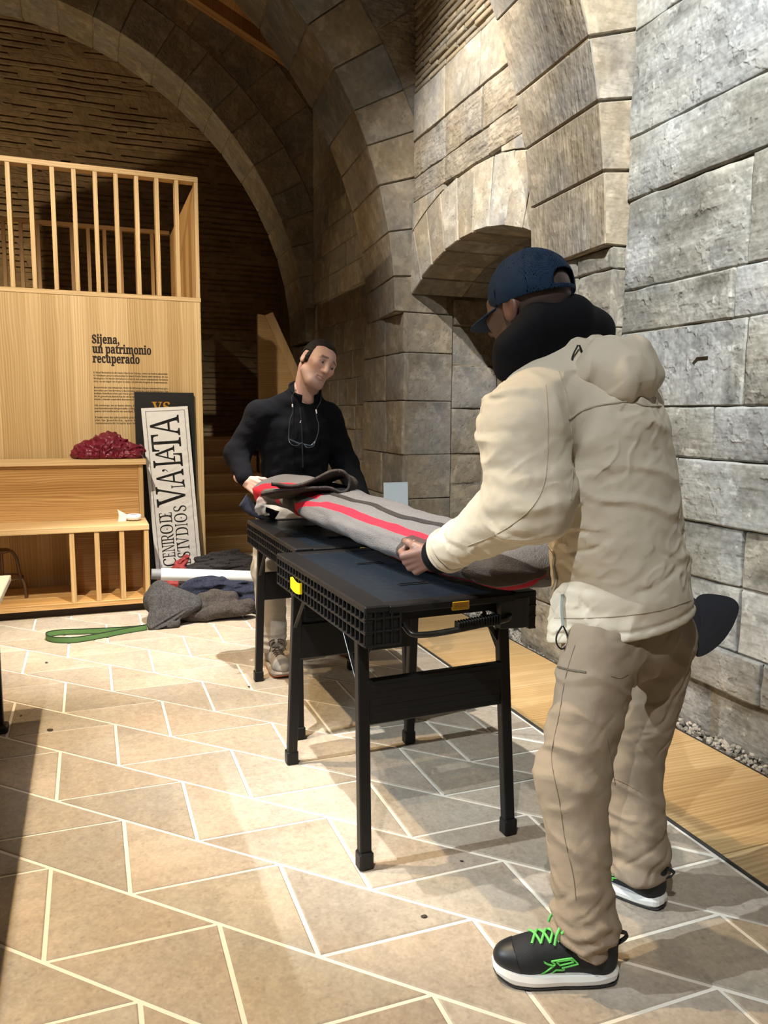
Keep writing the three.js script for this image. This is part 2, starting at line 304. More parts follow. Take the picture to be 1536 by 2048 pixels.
// one stone: corners from a function (i) → Vector3, tiny irregularity, shared material variants
function stone(name, corners, mats, parent, ch = 0.012, wob = 0.004) {
  const c = corners.map(p => p.clone().add(V(jit(wob), jit(wob), jit(wob))));
  const g = hexa(c, ch, 0, [rnd() * 7, rnd() * 7]);
  return obj(name, g, Array.isArray(mats) ? mats[Math.floor(rnd() * mats.length)] : mats, parent);
}
function stoneBox(name, x0, x1, y0, y1, z0, z1, mats, parent, ch, wob) {
  const c = []; for (let i = 0; i < 8; i++) c.push(V(i & 1 ? x1 : x0, i & 2 ? y1 : y0, i & 4 ? z1 : z0));
  return stone(name, c, mats, parent, ch, wob);
}

// stone with a worn, uneven face and ragged edges: O lower corner, U and W face axes, N outward
function faceStone(name, O, U, W, N, w, h, mats, parent, { disp = 0.005, edge = 0.007, back = 0.07, wob = 0.004, res = 0.06 } = {}) {
  const cuts = L => { const a = [0, 0.009], n = Math.max(2, Math.min(12, Math.round(L / res))); for (let i = 1; i < n; i++) a.push(L * i / n); a.push(L - 0.009, L); return a; };
  const us = cuts(w), vs = cuts(h), nu = us.length, nv = vs.length, s0 = rnd() * 50, P2 = [], UV = [], I = [], ou = rnd() * 5, ov = rnd() * 5;
  const at = (s, t, o) => O.clone().addScaledVector(U, s).addScaledVector(W, t).addScaledVector(N, o);
  for (let j = 0; j < nv; j++) for (let i = 0; i < nu; i++) {
    const s = us[i], t = vs[j], de = Math.min(s, w - s, t, h - t), on = de < 1e-6;
    const k = 1 - sstep(0, 0.016 + 0.010 * N3(s * 9, t * 9, s0 + 9), de);
    const o = disp * (1.3 * N3(s * 4, t * 4, s0) + 0.6 * N3(s * 11, t * 11, s0 + 3)) - edge * k - (on ? edge * 0.6 : 0);
    const ws = wob * N3(t * 13, i, s0 + 5) * (i === 0 || i === nu - 1 ? 1 : 0), wt = wob * N3(s * 13, j, s0 + 7) * (j === 0 || j === nv - 1 ? 1 : 0);
    const q = at(s + ws, t + wt, o); P2.push(q.x, q.y, q.z); UV.push(s + ou, t + ov);
  }
  const flip = U.clone().cross(W).dot(N) < 0, tri = (a, b, c) => flip ? I.push(a, c, b) : I.push(a, b, c);
  for (let j = 0; j < nv - 1; j++) for (let i = 0; i < nu - 1; i++) { const a = j * nu + i; tri(a, a + 1, a + nu + 1); tri(a, a + nu + 1, a + nu); }
  const rim = []; for (let i = 0; i < nu; i++) rim.push(i); for (let j = 1; j < nv; j++) rim.push(j * nu + nu - 1); for (let i = nu - 2; i >= 0; i--) rim.push((nv - 1) * nu + i); for (let j = nv - 2; j > 0; j--) rim.push(j * nu);
  const b0 = P2.length / 3; for (const r of rim) { const q = V(P2[r * 3], P2[r * 3 + 1], P2[r * 3 + 2]).addScaledVector(N, -back); P2.push(q.x, q.y, q.z); UV.push(UV[r * 2] + 0.05, UV[r * 2 + 1] + 0.05); }
  for (let k = 0; k < rim.length; k++) { const k2 = (k + 1) % rim.length; tri(rim[k2], rim[k], b0 + k); tri(rim[k2], b0 + k, b0 + k2); }
  const g = new THREE.BufferGeometry(); g.setAttribute('position', new THREE.Float32BufferAttribute(P2, 3)); g.setAttribute('uv', new THREE.Float32BufferAttribute(UV, 2)); g.setIndex(I); g.computeVertexNormals();
  return obj(name, g, Array.isArray(mats) ? mats[Math.floor(rnd() * mats.length)] : mats, parent);
}
const ZP = V(0, 0, 1), YP1 = V(0, 1, 0), XN = V(-1, 0, 0), XP = V(1, 0, 0);

// floor: mortar bed with triangular terracotta tiles
const floor = struct('floor', box(ROOM.left - 0.3, 1.66, -0.2, -0.0035, -10.2, ROOM.back + 0.3, 0, 0), M.grout);
{
  const a = 0.402, ox = -0.143, oz = -3.025, gap = 0.0055;
  const inside = (x, z) => x > -1.75 && x < 1.9 && z > -5.62 && z < -0.55;
  const mk = (p0, p1, p2) => {
    const c0 = p0.clone().add(p1).add(p2).multiplyScalar(1 / 3);
    if (!inside(c0.x, c0.z)) return;
    let pts = [p0, p1, p2]; const area = (p1.x - p0.x) * (p2.z - p0.z) - (p1.z - p0.z) * (p2.x - p0.x); if (area < 0) pts.reverse();
    // cut at the boardwalk
    const LIM = 1.654, out = [];
    pts.forEach((p, i) => { const q = pts[(i + 1) % pts.length]; if (p.x <= LIM) out.push(p); if ((p.x <= LIM) !== (q.x <= LIM)) out.push(p.clone().lerp(q, (LIM - p.x) / (q.x - p.x))); });
    pts = out.filter((p, i) => p.distanceTo(out[(i + 1) % out.length]) > 0.03); if (pts.length < 3) return;
    const n = pts.length, c = V(0, 0, 0); pts.forEach(p => c.add(p)); c.multiplyScalar(1 / n);
    const inset = d => pts.map((p, i) => {
      const A = pts[(i + n - 1) % n], B = pts[(i + 1) % n];
      const ea = p.clone().sub(A).normalize(), eb = B.clone().sub(p).normalize();
      const na = V(-ea.z, 0, ea.x), nb = V(-eb.z, 0, eb.x); const k = d / (1 + na.dot(nb));
      return p.clone().addScaledVector(na.clone().add(nb), k);
    });
    const h = jit(0.0007), o = inset(gap), i2 = inset(gap + 0.003), pos = [];
    const up = (p, y) => V(p.x, y, p.z);
    for (let k = 1; k < n - 1; k++) pos.push(up(i2[0], h), up(i2[k + 1], h), up(i2[k], h));
    for (let k = 0; k < n; k++) {
      const q = (k + 1) % n;
      pos.push(up(i2[k], h), up(i2[q], h), up(o[q], h - 0.0022), up(i2[k], h), up(o[q], h - 0.0022), up(o[k], h - 0.0022));
      pos.push(up(o[k], h - 0.0022), up(o[q], h - 0.0022), up(o[q], -0.02), up(o[k], h - 0.0022), up(o[q], -0.02), up(o[k], -0.02));
    }
    for (let t = 0; t < pos.length; t += 3) { // outward winding
      const nn = pos[t + 1].clone().sub(pos[t]).cross(pos[t + 2].clone().sub(pos[t]));
      const m = pos[t].clone().add(pos[t + 1]).add(pos[t + 2]).multiplyScalar(1 / 3).sub(V(c.x, -0.01, c.z));
      if (nn.dot(m) < 0) { const s = pos[t + 1]; pos[t + 1] = pos[t + 2]; pos[t + 2] = s; }
    }
    obj('tile', fromTris(pos, rnd() < 0.5 ? 0 : 2, [rnd() * 4, rnd() * 4], 1), M.tiles[Math.floor(rnd() * 6)], floor);
  };
  for (let n = -14; n < 14; n++) for (let k = -20; k < 20; k++) {
    const A = V(ox + (k + 0.5 * n) * a, 0, oz + (k + 1.5 * n) * a);
    const B = A.clone().add(V(0, 0, a)), A1 = A.clone().add(V(a, 0, a)), B1 = B.clone().add(V(a, 0, a));
    mk(A, B, A1); mk(B, A1, B1);
  }
}
// wooden walkway along the wall, wide boards with the grain across it
const deck = structGroup('floor_boardwalk');
{
  const ends = [0.6, -0.55, -1.62, -2.55, -3.45, -4.4, -5.35, -6.3, -7.25];
  for (let i = 0; i < ends.length - 1; i++) obj('board', box(1.667, 2.185, -0.05, 0.004, ends[i + 1] + 0.0015, ends[i] - 0.0015, 0.0015, 0), M.pineDeck, deck);
  obj('edge_strip', [box(1.661, 1.666, -0.05, 0.0055, -7.3, 0.6, 0, 2), box(2.186, 2.192, -0.05, 0.0055, -7.3, 0.6, 0, 2)], mat([0.03, 0.028, 0.025], 0.5), deck);
}
struct('floor_gravel_bed', box(2.192, 4.0, -0.2, -0.035, -10.2, ROOM.back + 0.3, 0), mat([0.10, 0.09, 0.08], 1, { map: T.stone }));
{
  const g = new THREE.IcosahedronGeometry(1, 0); place(g, v => v.multiplyScalar(1 + 0.35 * N3(v.x * 1.7, v.y * 1.7, v.z * 1.7)));
  g.computeVertexNormals();
  const N = 6200, im = new THREE.InstancedMesh(g, mat([0.30, 0.28, 0.25], 0.95), N); im.name = 'gravel'; shade(im);
  const m4 = new THREE.Matrix4(), qn = new THREE.Quaternion(), e = new THREE.Euler();
  for (let i = 0; i < N; i++) {
    const wide = i < 2600; const z = wide ? rr(-5.48, -3.7) : rr(-7.2, -0.6), x = wide ? rr(2.2, 3.1) : rr(2.198, 2.34), s = rr(0.007, 0.014);
    e.set(rr(0, 6), rr(0, 6), rr(0, 6)); qn.setFromEuler(e); m4.compose(V(x, -0.03 + rr(0, 0.018), z), qn, V(s, s * rr(0.5, 0.9), s * rr(0.7, 1)));
    im.setMatrixAt(i, m4); const t = rr(0.45, 1.5); im.setColorAt(i, lin(t, t * 0.98, t * 0.93));
  }
  scene.add(im); im.userData = { kind: 'stuff', label: 'small grey gravel between the boardwalk and the stone wall', category: 'gravel' };
}

// near bay of the right wall: courses measured on the wall
const wallNear = structGroup('wall_right_near');
obj('mortar_bed', box(XW + 0.020, XW + 0.6, -0.1, 5.2, -3.03, ROOM.back + 0.2, 0), M.mortar, wallNear);
const courseY = [-0.05, 0.185, 0.355, 0.61, 0.835, 1.09, 1.30, 1.63, 1.82, 2.215, 2.48, 2.93, 3.3, 3.75, 4.2, 4.7];
const known = { 2: [-2.23, -2.9], 3: [-2.23, -2.75], 4: [-1.95, -2.6], 5: [-2.42, -1.9], 6: [-2.28, -1.75], 7: [-2.355, -1.9], 8: [-2.30, -1.85], 9: [-1.95], 10: [-1.9], 1: [-2.55, -2.1], 0: [-2.35, -1.6] };
let markBlock = null;
for (let k = 0; k < courseY.length - 1; k++) {
  const zs = [-3.02, ...(known[k] || [-2.4]).sort((a, b) => a - b)]; let z = zs[zs.length - 1];
  while (z < 2.6) { z += rr(0.45, 0.95); zs.push(Math.min(z, ROOM.back)); }
  for (let i = 0; i < zs.length - 1; i++) {
    const out = (k === 0 ? -0.012 : k === 1 ? 0.012 : k === 4 ? 0.012 : 0) + jit(0.005), g = 0.0022;
    if (k === 6 && i === 0) { markBlock = stoneBox('stone', XW - out, XW + 0.2, courseY[k] + g, courseY[k + 1] - g, zs[i] + g, zs[i + 1] - g, M.greyStone, wallNear, 0.006, 0.003); continue; }
    faceStone('stone', V(XW - out, courseY[k] + g, zs[i] + g), ZP, YP1, XN, zs[i + 1] - zs[i] - 2 * g, courseY[k + 1] - courseY[k] - 2 * g, M.greyStone, wallNear, { disp: 0.009, edge: 0.006, back: 0.12, wob: 0.006 });
  }
}
// mason's mark cut into one stone
if (markBlock) {
  const at = (px, py) => { const d = pixelDir(px, py); return CAM.clone().addScaledVector(d, (XW - CAM.x) / d.x); };
  const a = at(1384, 760), b = at(1384, 726), c = at(1394, 718), d = at(1415, 718), w = 0.008, sh = new THREE.Shape();
  [[a.z - w, a.y], [a.z - w, b.y], [c.z - w * 0.5, c.y + w], [d.z, c.y + w], [d.z, c.y - w], [c.z + w * 0.5, c.y - w], [a.z + w, b.y - w * 0.6], [a.z + w, a.y]].forEach(([z, y], i) => i ? sh.lineTo(z, y) : sh.moveTo(z, y));
  const cg = new THREE.ExtrudeGeometry(sh, { depth: 0.10, bevelEnabled: false }); place(cg, v => v.set(XW - 0.06 + v.z, v.y, v.x));
  const idx = []; for (let i = 0; i < cg.attributes.position.count; i += 3) idx.push(i, i + 2, i + 1); cg.setIndex(idx); const cut = cg.toNonIndexed(); cut.computeVertexNormals();
  const ev = new Evaluator(); ev.attributes = ['position', 'normal', 'uv']; ev.useGroups = false;
  const b0 = new Brush(markBlock.geometry), b1 = new Brush(cut); b0.updateMatrixWorld(); b1.updateMatrixWorld();
  const out = ev.evaluate(b0, b1, SUBTRACTION).geometry; out.clearGroups(); markBlock.geometry = out;
}

// diaphragm arches across the hall
const polar = (r, t) => V(ARC.x + r * Math.cos(t), ARC.y + r * Math.sin(t), 0);
function archRing(name, parent, zn, zf, r0n, r0f, r1, step, mats, special = {}) {
  let t = 0, i = 0;
  while (t < Math.PI - 0.01) {
    const dt = Math.min(step * rr(0.82, 1.2), Math.PI - t), g = 0.0035 / r0n, c = [];
    for (let k = 0; k < 8; k++) { const far = !(k & 4), p = polar(k & 1 ? r1 : (far ? r0f : r0n), (k & 2 ? t + dt - g * 1.2 : t + g * 1.2)); p.z = far ? zf : zn; c.push(p); }
    stone(name, c, special[i] || mats, parent, 0.005, 0.003);
    t += dt; i++;
  }
}
function arch(name, zn, zf, opt) {
  const g = structGroup(name);
  archRing('voussoir', g, zn, zf, opt.rn, opt.rf, 3.46, 0.098, opt.inner, opt.special || {});
  archRing('voussoir', g, zn - 0.01, zf + 0.02, 3.468, 3.468, 3.92, 0.105, opt.outer);
  // mortar core behind the joints
  const core = []; for (let k = 0; k < 48; k++) { const c = []; for (let q = 0; q < 8; q++) { const far = !(q & 4), p = polar(q & 1 ? 3.88 : (far ? opt.rf : opt.rn) + 0.009, Math.PI * (q & 2 ? k + 1 : k) / 48); p.z = far ? zf + 0.025 : zn - 0.018; c.push(p); } core.push(hexa(c, 0)); }
  obj('mortar_core', core, M.mortar, g);
  // piers below the springing, right and left
  let y = -0.05; while (y < ARC.y - 0.02) {
    const y1 = Math.min(ARC.y, y + rr(0.26, 0.42)), zm = lerp(zn, zf, rr(0.35, 0.65));
    for (const [a, b] of [[zf, zm], [zm, zn]]) { const po = jit(0.005); stoneBox('stone', opt.px + 0.012, XW + 0.35, y + 0.002, y1 - 0.002, a + 0.002, b - 0.004, opt.pier, g, 0.006, 0.004); faceStone('stone_face', V(opt.px + po, y + 0.0025, a + 0.0025), ZP, YP1, XN, b - a - 0.005, y1 - y - 0.005, opt.pier, g, { disp: 0.008, edge: 0.006, back: 0.03, wob: 0.005 }); }
    y = y1;
  }
  y = -0.05; while (y < ARC.y - 0.02) { const y1 = Math.min(ARC.y, y + 0.5); stoneBox('stone', -4.3, ARC.x - opt.rn, y, y1 - 0.006, zf, zn, opt.pier, g, 0.012, 0.004); y = y1; }
  // spandrel core above the rings, up to the roof
  const sh = new THREE.Shape(); sh.moveTo(XW + 0.3, ARC.y); sh.lineTo(XW + 0.3, 4.5); sh.lineTo(ARC.x, 6.05); sh.lineTo(-4.3, 4.5); sh.lineTo(-4.3, ARC.y);
  for (let k = 0; k <= 40; k++) { const a = Math.PI * (1 - k / 40), p = polar(3.3, a); sh.lineTo(p.x, p.y); }
  const eg = new THREE.ExtrudeGeometry(sh, { depth: zn - zf - 0.09, bevelEnabled: false }); eg.translate(0, 0, zf + 0.05);
  obj('spandrel', eg, M.mortar, g);
  // coursed facing of the spandrel
  for (let yy = 3.0; yy < 5.8; yy += 0.3) for (let x = -3.9; x < XW; x += 0.5) {
    const xx = x + (Math.round(yy / 0.3) % 2) * 0.22, cx = xx + 0.24, cy = yy + 0.14;
    if (Math.hypot(cx - ARC.x, cy - ARC.y) < 4.06 || cy + 0.16 + Math.abs(cx - ARC.x) * 0.46 > 6.0 || cx > XW) continue;
    stoneBox('stone', xx + 0.005, Math.min(xx + 0.49, XW), yy + 0.005, yy + 0.29, zn - 0.12, zn - 0.012, opt.outer, g, 0.012, 0.006);
  }
  return g;
}
arch('wall_arch_near', -3.02, -3.715, { rn: 3.055, rf: 3.10, inner: M.nearArch, outer: M.roughStone, pier: M.pierStone, px: 2.235 });
arch('wall_arch_middle', -5.51, -6.43, { rn: 3.03, rf: 3.14, inner: M.archStone, outer: M.roughStone, pier: M.bayStone, px: 2.24, special: { 5: M.blueStone, 7: M.blueStone, 9: M.archStone } });
arch('wall_arch_far', -8.2, -8.9, { rn: 3.07, rf: 3.08, inner: M.bayStone, outer: M.bayStone, pier: M.bayStone, px: 2.24 });

// middle bay of the right wall: wide segmental opening, ashlar and thin brick above
const bay = structGroup('wall_right_middle');
const OP = { z: -4.55, y: 0.395, r: 2.0, re: 2.40 }, Z0 = -5.505, Z1 = -3.722;
{
  const sh = new THREE.Shape(); sh.moveTo(Z0, 2.15); sh.lineTo(Z0, 4.6); sh.lineTo(Z1, 4.6); sh.lineTo(Z1, 2.22);
  for (let k = 0; k <= 20; k++) { const z = lerp(Z1, Z0, k / 20); sh.lineTo(z, OP.y + Math.sqrt(2.2 ** 2 - (z - OP.z) ** 2)); }
  const g = new THREE.ExtrudeGeometry(sh, { depth: 0.5, bevelEnabled: false });
  place(g, v => v.set(XW + 0.03 + v.z, v.y, v.x));
  obj('mortar_bed', g, M.mortar, bay);
  // arch stones run back as the vault of the recess
  const a0 = Math.atan2(2.15 - OP.y, Z0 - OP.z), a1 = Math.atan2(2.22 - OP.y, Z1 - OP.z), n = 9;
  for (let i = 0; i < n; i++) {
    const t0 = lerp(a0, a1, i / n), t1 = lerp(a0, a1, (i + 1) / n), gp = 0.0025;
    for (const [xa, xb, ms] of [[XW - 0.004 + jit(0.003), XW + 0.42, M.creamStone], [XW + 0.425, XW + 0.95, M.bayStone], [XW + 0.955, XW + 1.55, M.bayStone]]) {
      const c = []; for (let k = 0; k < 8; k++) { const t = (k & 2 ? t1 + gp : t0 - gp), r = (k & 4 ? OP.re : OP.r); c.push(V(k & 1 ? xb : xa, OP.y + r * Math.sin(t), OP.z + r * Math.cos(t))); }
      stone('voussoir', c, ms, bay, 0.006, 0.003);
    }
  }
  const ext = z => { const d = OP.re ** 2 - (z - OP.z) ** 2; return d > 0 ? OP.y + Math.sqrt(d) + 0.008 : 0; };
  const rows = [[2.15, 2.5, 0], [2.5, 2.805, 0], [2.805, 2.975, 1], [2.975, 3.235, 1], [3.235, 3.56, 2]];
  rows.forEach(([y0, y1, kind], ri) => {
    let z = Z0; while (z < Z1 - 0.02) {
      let z1 = Math.min(Z1, z + rr(0.45, 0.85)); if (Z1 - z1 < 0.2) z1 = Z1;
      const pieces = ri < 2 ? 4 : 1;
      for (let q = 0; q < pieces; q++) {
        const za = lerp(z, z1, q / pieces), zb = lerp(z, z1, (q + 1) / pieces), ya = Math.max(y0 + 0.005, ext(za)), yb = Math.max(y0 + 0.005, ext(zb));
        if (Math.max(ya, yb) > y1 - 0.02) continue;
        const e = pieces > 1 ? 0.0006 : 0.005, x0 = XW + (kind === 1 ? 0.004 : -0.004), c = [];
        for (let k = 0; k < 8; k++) c.push(V(k & 1 ? XW + 0.3 : x0, k & 2 ? y1 - 0.005 : (k & 4 ? yb : ya), k & 4 ? zb - (q === pieces - 1 ? 0.004 : e) : za + (q === 0 ? 0.004 : e)));
        if (pieces === 1) faceStone('stone', V(x0, y0 + 0.003, za + 0.003), ZP, YP1, XN, zb - za - 0.006, y1 - y0 - 0.006, kind === 2 ? M.creamStone : M.roughStone, bay, { disp: kind === 1 ? 0.010 : 0.004, edge: 0.004, back: 0.1 }); else stone('stone', c, kind === 1 ? M.roughStone : M.creamStone, bay, 0.0015, 0.0008);
      }
      z = z1;
    }
  });
  for (let r = 0, y = 3.568; y < 4.35; y += 0.047, r++) for (let z = Z0 - (r % 2) * 0.13; z < Z1; z += 0.27) {
    const za = Math.max(Z0, z + jit(0.008)), zb = Math.min(Z1, z + 0.258); if (zb - za < 0.04) continue;
    stoneBox('brick', XW + rr(-0.004, 0.010), XW + 0.1, y, y + 0.031, za, zb, M.brick, bay, 0.005, 0.002);
  }
}
// recess behind the opening: far jamb, back wall, near jamb
const recess = structGroup('wall_recess');
{
  obj('mortar_bed', [box(XW + 0.36, XW + 1.7, -0.1, 2.25, -6.0, -5.53, 0), box(XW + 1.5, XW + 1.8, -0.1, 3.2, -6.0, -3.5, 0), box(XW + 0.36, XW + 1.7, -0.1, 2.6, -3.68, -3.3, 0)], M.mortar, recess);
  let y = -0.06; while (y < 2.13) {
    const y1 = Math.min(2.145, y + rr(0.2, 0.36)); let x = XW + 0.352;
    while (x < XW + 1.5) { const x1 = Math.min(XW + 1.5, x + rr(0.25, 0.6)); faceStone('stone', V(x + 0.003, y + 0.003, -5.513 + jit(0.012)), XP, YP1, ZP, x1 - x - 0.006, y1 - y - 0.006, M.bayStone, recess, { disp: 0.014, edge: 0.008, back: 0.15, wob: 0.008 }); x = x1; }
    let z = -5.5; while (z < -3.72) { const z1 = Math.min(-3.7, z + rr(0.35, 0.7)); stoneBox('stone', XW + 1.42 + jit(0.01), XW + 1.6, y + 0.006, y1 - 0.006, z + 0.006, z1 - 0.006, M.bayStone, recess, 0.016, 0.008); z = z1; }
    y = y1;
  }
}
// far bay of the right wall
const wallFar = structGroup('wall_right_far');
obj('mortar_bed', box(XW + 0.008, XW + 0.5, -0.1, 5.0, -9.95, -6.42, 0), M.mortar, wallFar);
{
  let y = -0.05; while (y < 4.6) {
    const y1 = y + rr(0.2, 0.3); let z = -8.21; while (z < -6.45) { const z1 = Math.min(-6.44, z + rr(0.24, 0.42)); stoneBox('stone', XW + jit(0.004), XW + 0.2, y + 0.003, y1 - 0.003, z + 0.003, z1 - 0.003, M.bayStone, wallFar, 0.006, 0.002); z = z1; }
    y = y1;
  }
}
// end of the hall: coursed plaster wall
struct('wall_end', box(-4.3, 2.9, -0.2, 6.3, -10.2, ROOM.end, 0, 0), mat([0.52, 0.42, 0.28], 0.95, { map: T.coursesCol, bumpMap: T.courses, bumpScale: 0.05 }));
// unseen sides that close the hall
struct('wall_left', box(-4.6, -4.06, -0.2, 5.2, -10.2, ROOM.back + 0.3, 0), mat([0.42, 0.37, 0.29], 0.95, { map: T.stone }));
struct('wall_back', box(-4.6, 2.9, -0.2, 6.4, ROOM.back, ROOM.back + 0.4, 0), mat([0.42, 0.37, 0.29], 0.95, { map: T.stone }));
{
  const slope = (x0, y0, x1, y1) => { const c = []; for (let i = 0; i < 8; i++) { const R = i & 1; c.push(V(R ? x1 : x0, (R ? y1 : y0) + (i & 2 ? 0.15 : 0), i & 4 ? ROOM.back + 0.4 : -10.2)); } return hexa(c, 0, 2); };
  const roof = struct('ceiling', [slope(ARC.x, 6.08, 2.9, 4.35), slope(-4.6, 4.35, ARC.x, 6.08)], M.oldTimber);
  for (const z of [-9.2, -7.9, -7.3, -6.7, -4.9, -4.2, -2.3, -1.4, -0.4, 0.8, 2.0]) for (const s of [1, -1]) {
    const a = V(ARC.x, 6.02, z), b = V(ARC.x + s * 3.4, 6.02 - 3.4 * 0.46, z);
    obj('rafter', bar(a, b, 0.1, 0.12, 0.004, V(0, 0, 1)), M.oldTimber, roof);
  }
}
// ───────── timber pavilion with slatted gallery ─────────
{
  const ZF = -5.68, ZB = -7.42, XR = 0.77, XL = -2.2, YP = 2.03, YT = 2.87;
  const t = thing('timber_pavilion', 'pale pine pavilion with printed panel below a gallery of upright slats', 'pavilion', [0, 0, 0]);
  const pan = obj('front_panel', box(XL, XR, 0, YP, ZF - 0.03, ZF, 0.002, 1), M.pinePanel, t);
  obj('cap_rail', box(XL, XR + 0.004, YP, YP + 0.03, ZF - 0.09, ZF + 0.004, 0.002, 0), M.pine, t);
  obj('top_rail', box(XL, XR, YT - 0.035, YT, ZF - 0.09, ZF + 0.002, 0.002, 0), M.pine, t);
  for (let k = 0; k < 21; k++) { const x = XR - 0.028 - k * 0.1305; if (x < XL + 0.02) break; obj('slat', box(x, x + 0.028, YP + 0.03, YT - 0.035, ZF - 0.085, ZF, 0.002, 1), M.pine, t); }
  obj('side_panel', box(XR - 0.022, XR - 0.001, 0, YT - 0.036, ZB, ZF - 0.09, 0.002, 1), M.pineB, t);
  obj('back_panel', box(XL, XR - 0.024, 0, YP, ZB - 0.02, ZB, 0.002, 1), M.pineB, t);
  obj('back_rail', box(XL, XR - 0.024, YT - 0.03, YT + 0.005, ZB - 0.05, ZB, 0.002, 0), M.pineB, t);
  for (let k = 0; k < 20; k++) { const x = XR - 0.19 - k * 0.133; if (x < XL) break; obj('back_slat', box(x, x + 0.03, YP, YT - 0.03, ZB - 0.045, ZB, 0.002, 1), M.pineB, t); }
  obj('gallery_floor', box(XL, XR - 0.024, 1.93, 1.96, ZB, ZF - 0.032, 0, 0), M.pineB, t);
  // lettering printed on the panel
  const W = 0.52, H = 0.62, x0 = 0.042, y1 = 1.795;
  const draw = (c, w, h) => {
    c.fillStyle = '#000'; c.fillRect(0, 0, w, h); c.fillStyle = '#fff'; const s = w / W;
    c.font = 'bold ' + 0.078 * s + 'px serif'; c.textBaseline = 'alphabetic';
    ['Sijena,', 'un patrimonio', 'recuperado'].forEach((l, i) => { const tw = c.measureText(l).width, want = [0.178, 0.383, 0.305][i] * s; c.save(); c.translate(0.004 * s, (0.072 + i * 0.064) * s); c.scale(want / tw, 1); c.fillText(l, 0, 0); c.strokeStyle = '#fff'; c.lineWidth = 0.0042 * s; c.strokeText(l, 0, 0); c.restore(); });
    const para = [['El Real Monasterio de Santa María de Sijena, como no había advertido', 'el visitante poca continuidad le hace fondo hasta este retorno de los', 'Monegros y le hacen entrañarse a través del tesoro orientalista fortaleza', 'esta, en un lugar en el que la vida y el arte de Aragón se construyeron.'],
      ['Recorriendo sus estancias, fruto de diversas etapas constructivas pro-', 'movidas por los devotos y doctísimas mujeres que lo habitaron y las', 'nobles familias a las que éstas pertenecían, nos habla todavía hoy', 'de la grandeza histórica de esta tan alta casa de la Corona, donde', 'reyes y donde custodió durante el siglo XIII, sus archivos y joyas.'],
      ['Sin embargo, no es hasta ahora, desde que la colección artística', 'nacionalmente dispersada y dispersa, ha regresado a su casa', 'para reivindicarlo en verdad, ha vuelto.'],
      ['Y todo esto ha sido posible gracias al trabajo y la constancia', 'de la Justicia, que ha permitido con', 'Autonómica de Aragón que volviera a su lugar de origen', 'el regreso a Aragón de todos los bienes', 'culturales que se encontraban fuera de su casa.']];
    let y = 0.272; c.font = 'bold ' + 0.0168 * s + 'px serif';
    for (const p of para) { for (const l of p) { const tw = c.measureText(l).width; const full = 0.488 * s; c.save(); c.translate(0.005 * s, y * s); c.scale(l === p[p.length - 1] ? Math.min(1, full / tw) : full / tw, 1); c.fillText(l, 0, 0); c.restore(); y += 0.0198; } y += 0.0215; }
  };
  const at = canvasTex(1024, Math.round(1024 * H / W), draw); at.colorSpace = THREE.NoColorSpace;
  const g = new THREE.PlaneGeometry(W, H); g.translate(x0 + W / 2, y1 - H / 2, ZF + 0.0006);
  const lt = obj('printed_text', g, new THREE.MeshStandardMaterial({ color: lin(0.02, 0.012, 0.01), roughness: 0.8, alphaMap: at, transparent: true }), pan);
  lt.userData.label = 'dark printed heading and paragraphs';
}
// ───────── counter and shelf unit in front of the pavilion ─────────
{
  const t = thing('shelf_counter', 'low pine counter with open shelf bays and stepped worktop before the pavilion', 'counter', [0, 0, 0]);
  const XL = -2.2;
  obj('plinth', box(XL, 0.30, 0, 0.052, -5.6, -5.13, 0, 0), mat([0.045, 0.03, 0.02], 0.8), t);
  obj('bottom_board', box(XL, 0.335, 0.052, 0.088, -5.62, -5.08, 0.002, 0), M.pineBold, t);
  obj('worktop', box(XL, 0.338, 0.525, 0.56, -5.5, -5.075, 0.002, 0), M.pine, t);
  for (const x of [-1.55, -0.135, 0.01, 0.157, 0.305]) obj('divider', box(x, x + 0.03, 0.088, 0.525, -5.62, -5.08, 0.002, 1), M.pineB, t);
  for (const [a, b] of [[-0.105, 0.01], [0.04, 0.157], [0.187, 0.305]]) obj('bay_back', box(a, b, 0.088, 0.525, -5.42, -5.40, 0, 0), M.pineBold, t);
  obj('front_board', box(XL, 0.30, 0.56, 0.918, -5.44, -5.42, 0.001, 0), M.pineBold, t);
  obj('end_board', box(0.301, 0.333, 0.56, 0.918, -5.6, -5.417, 0.002, 1), M.pineB, t);
  obj('upper_top', box(XL, 0.352, 0.918, 0.955, -5.60, -5.395, 0.002, 0), M.pine, t);
}
// ───────── signs leaning on the pavilion ─────────
{
  const t = thing('sign_board', 'black sign board with gold lettering leaning on the pavilion panel', 'sign', [0.505, 0, -5.605]);
  t.rotation.x = -0.03;
  const tx = canvasTex(512, 1024, (c, w, h) => { c.fillStyle = '#141414'; c.fillRect(0, 0, w, h); for (let i = 0; i < 500; i++) { c.fillStyle = `rgba(90,90,90,${0.10 * rnd()})`; c.fillRect(rnd() * w, rnd() * h, rnd() * 10, 1 + rnd() * 2); } c.fillStyle = '#c28a1c'; c.font = 'bold 130px serif'; c.fillText('VS', 145, 175); });
  obj('board', box(-0.2, 0.2, 0.0, 1.402, -0.012, 0, 0.001, 1), mat([0.010, 0.010, 0.011], 0.5), t);
  const g = new THREE.PlaneGeometry(0.396, 0.792); g.translate(0, 1.402 - 0.398, 0.0007);
  obj('lettering', g, new THREE.MeshStandardMaterial({ map: tx, roughness: 0.5 }), t);
}
